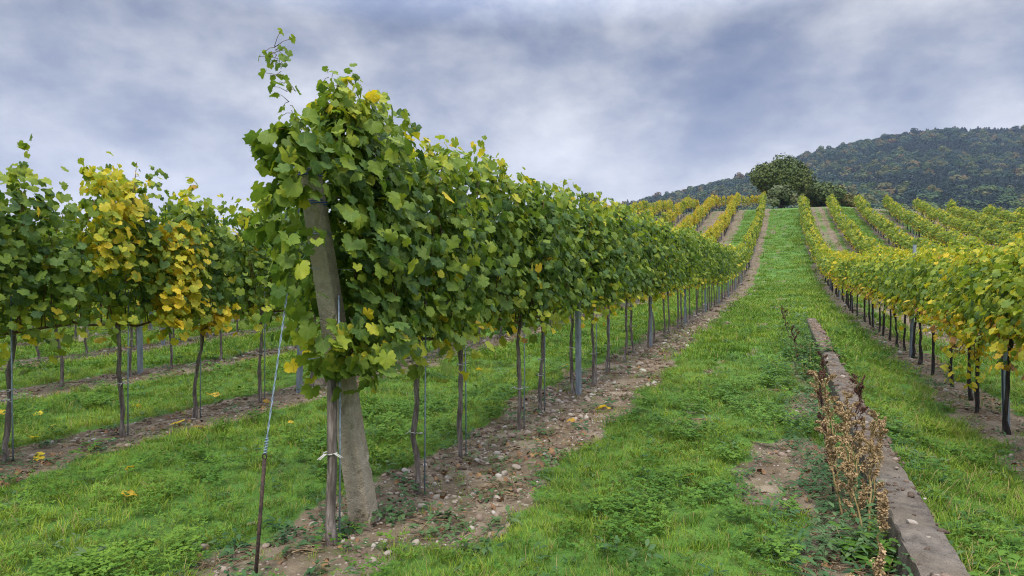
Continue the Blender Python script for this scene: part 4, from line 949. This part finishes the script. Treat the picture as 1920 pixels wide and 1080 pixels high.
for k, (x, y, h, ln, nb, dk, lab) in enumerate([
    (.37, 4.30, .62, (-.05, .0), 15, False, 'tallest tan dried weed in the middle of the clump by the wall'), (.41, 3.95, .55, (.02, .05), 13, False, 'bushy tan dried weed nearest the wall edge'),
    (.33, 4.75, .66, (-.10, .05), 13, False, 'tan dried weed leaning left at the back of the clump'), (.40, 4.55, .5, (.05, -.02), 10, False, 'shorter tan dried weed leaning over the wall'),
    (.42, 5.25, .62, (.10, .02), 10, True, 'dark brown dried weed leaning right over the wall'), (.30, 5.6, .58, (-.06, .0), 10, True, 'dark brown dried weed with drooping head left of the wall'),
    (.40, 3.5, .34, (.03, .0), 8, False, 'small tan dried weed at the near end of the clump'), (.36, 3.0, .26, (.0, .06), 3, False, 'thin tan dried weed standing alone near the wall'),
    (.44, 4.12, .58, (.06, .02), 12, False, 'tan dried weed bending over the wall top'), (.36, 3.72, .50, (-.05, .03), 12, False, 'upright straw coloured weed at the front of the clump'),
    (.30, 4.1, .5, (-.08, .0), 12, False, 'straw coloured weed leaning away from the wall'), (.40, 5.0, .55, (-.02, .02), 12, False, 'tan dried weed between the clump and the dark weeds'), (.28, 4.5, .42, (-.04, .02), 9, True, 'reddish dried weed hidden inside the clump'),
    (.37, 2.72, .27, (.05, .0), 8, False, 'low tan dried weed beside the nearest part of the wall'), (.30, 2.75, .22, (-.06, .02), 6, False, 'lowest tan dried weed at the bottom of the photo'),
    (.30, 6.6, .45, (-.03, .0), 7, False, 'slim reddish dried weed halfway along the wall'), (.36, 7.6, .5, (.02, .0), 7, True, 'dark dried weed before the leafy clump on the wall'),
    (.2, 9.8, .6, (-.1, .0), 6, True, 'thin dark dried weed left of the far wall stretch'), (.1, 13.5, .6, (-.15, .0), 7, True, 'dark dried stalk at the far end of the wall')]):
    dried_weed(x, y, h, ln, nb, dk, lab, 600 + k)
# leafy clumps growing over the wall
def leafy(x, y, rx, ry, hz_, n, size, label, seed):
    rv = np.random.default_rng(seed); o = empty('leafy_weed', (x, y, float(H(x, y))), label, 'weed', 'leafy weeds by the low wall'); sm, lm = MB(), MB()
    for k in range(n):
        a = rv.uniform(0, 6.28); q = math.sqrt(rv.random()); b = np.array([rx * q * math.cos(a), ry * q * math.sin(a), -.02]); h = hz_ * rv.uniform(.5, 1) * (1 - .4 * q); tp_ = b + np.array([rv.normal(0, .05), rv.normal(0, .05), h])
        tube(sm, [b, (b + tp_) / 2, tp_], [.003, .0025, .0015], 4)
        for j in range(9):
            t_ = rv.uniform(.3, 1.05); c = b + (tp_ - b) * t_; g_ = rv.uniform(0, 6.28); d = np.array([math.cos(g_), math.sin(g_), rv.uniform(-.1, .5)]); s_ = np.array([-math.sin(g_), math.cos(g_), 0]); z_ = size * rv.uniform(.6, 1.2)
            lm.add([c, c + z_ * (.3 * d + .3 * s_), c + z_ * (.65 * d + .25 * s_ - np.array([0, 0, .1])), c + z_ * (d - np.array([0, 0, .3])), c + z_ * (.65 * d - .25 * s_ - np.array([0, 0, .1])), c + z_ * (.3 * d - .3 * s_)], [[0, 1, 2, 3, 4, 5]], age=rv.uniform(0, .85))
    sm.obj('stem', STEM_DRY, o); lm.obj('foliage', CLOVER, o, False)
leafy(.42, 10.9, .42, .8, .42, 60, .09, 'dark green leafy clump spilling over the wall', 701)
leafy(.34, 9.4, .25, .5, .3, 26, .07, 'small leafy clump left of the wall below the larger one', 702)
leafy(.36, 3.55, .12, .2, .2, 14, .07, 'dark leafy weed in the hollow beside the dried weeds', 703)
leafy(.92, 3.4, .16, .5, .22, 30, .06, 'low green weed clump right of the wall', 704)
leafy(.95, 2.6, .2, .35, .2, 26, .06, 'green weed clump at the bottom right beside the wall', 705)

# ------------------------------------------------------------------ the air between here and the hill
hzm = bpy.data.materials.new('haze'); hzm.use_nodes = True; t = hzm.node_tree; t.nodes.clear()
out = t.nodes.new('ShaderNodeOutputMaterial'); pv = t.nodes.new('ShaderNodeVolumePrincipled'); pv.inputs['Color'].default_value = (.62, .74, 1.0, 1); pv.inputs['Density'].default_value = .00014; pv.inputs['Anisotropy'].default_value = .2
t.links.new(pv.outputs[0], out.inputs['Volume'])
mb = MB(); mb.add(*box_pts(-1320, 1320, -330, 1290, -60, 262)); hb = mb.obj('haze', hzm, None, False); tag(hb, 'thin bluish haze in front of the distant hill', None, None, 'stuff')
# crumbs of earth and stone strewn along the wall top
CM = [stone_mesh(np.random.default_rng(800 + k), 1, EARTH if k < 5 else m2) for k in range(6)]
r = np.random.default_rng(90); n = 3000; y = WALL_Y0 + (WALL_Y1 - WALL_Y0) * r.random(n) ** 1.5; x = WALL_X0 + .015 + .19 * r.random(n)
k = r.random(n) < .12 + .95 * sstep(.45, .62, vn(x * 2, y, .5, 97, 2)) * sstep(3.9, 4.6, y); x, y = x[k], y[k]; sz = np.exp(r.normal(math.log(.008), .5, len(x))).clip(.003, .026) * (1 + .08 * y)
scatter('wall_rubble', np.stack([x, y, np.array([wall_top(q) for q in y]) + .003], -1), np.stack([r.normal(0, .3, len(x)), r.normal(0, .3, len(x)), r.uniform(0, 6.28, len(x))], -1), sz, r.integers(0, 6, len(x)), CM, 'crumbs of earth and gravel strewn along the wall top')
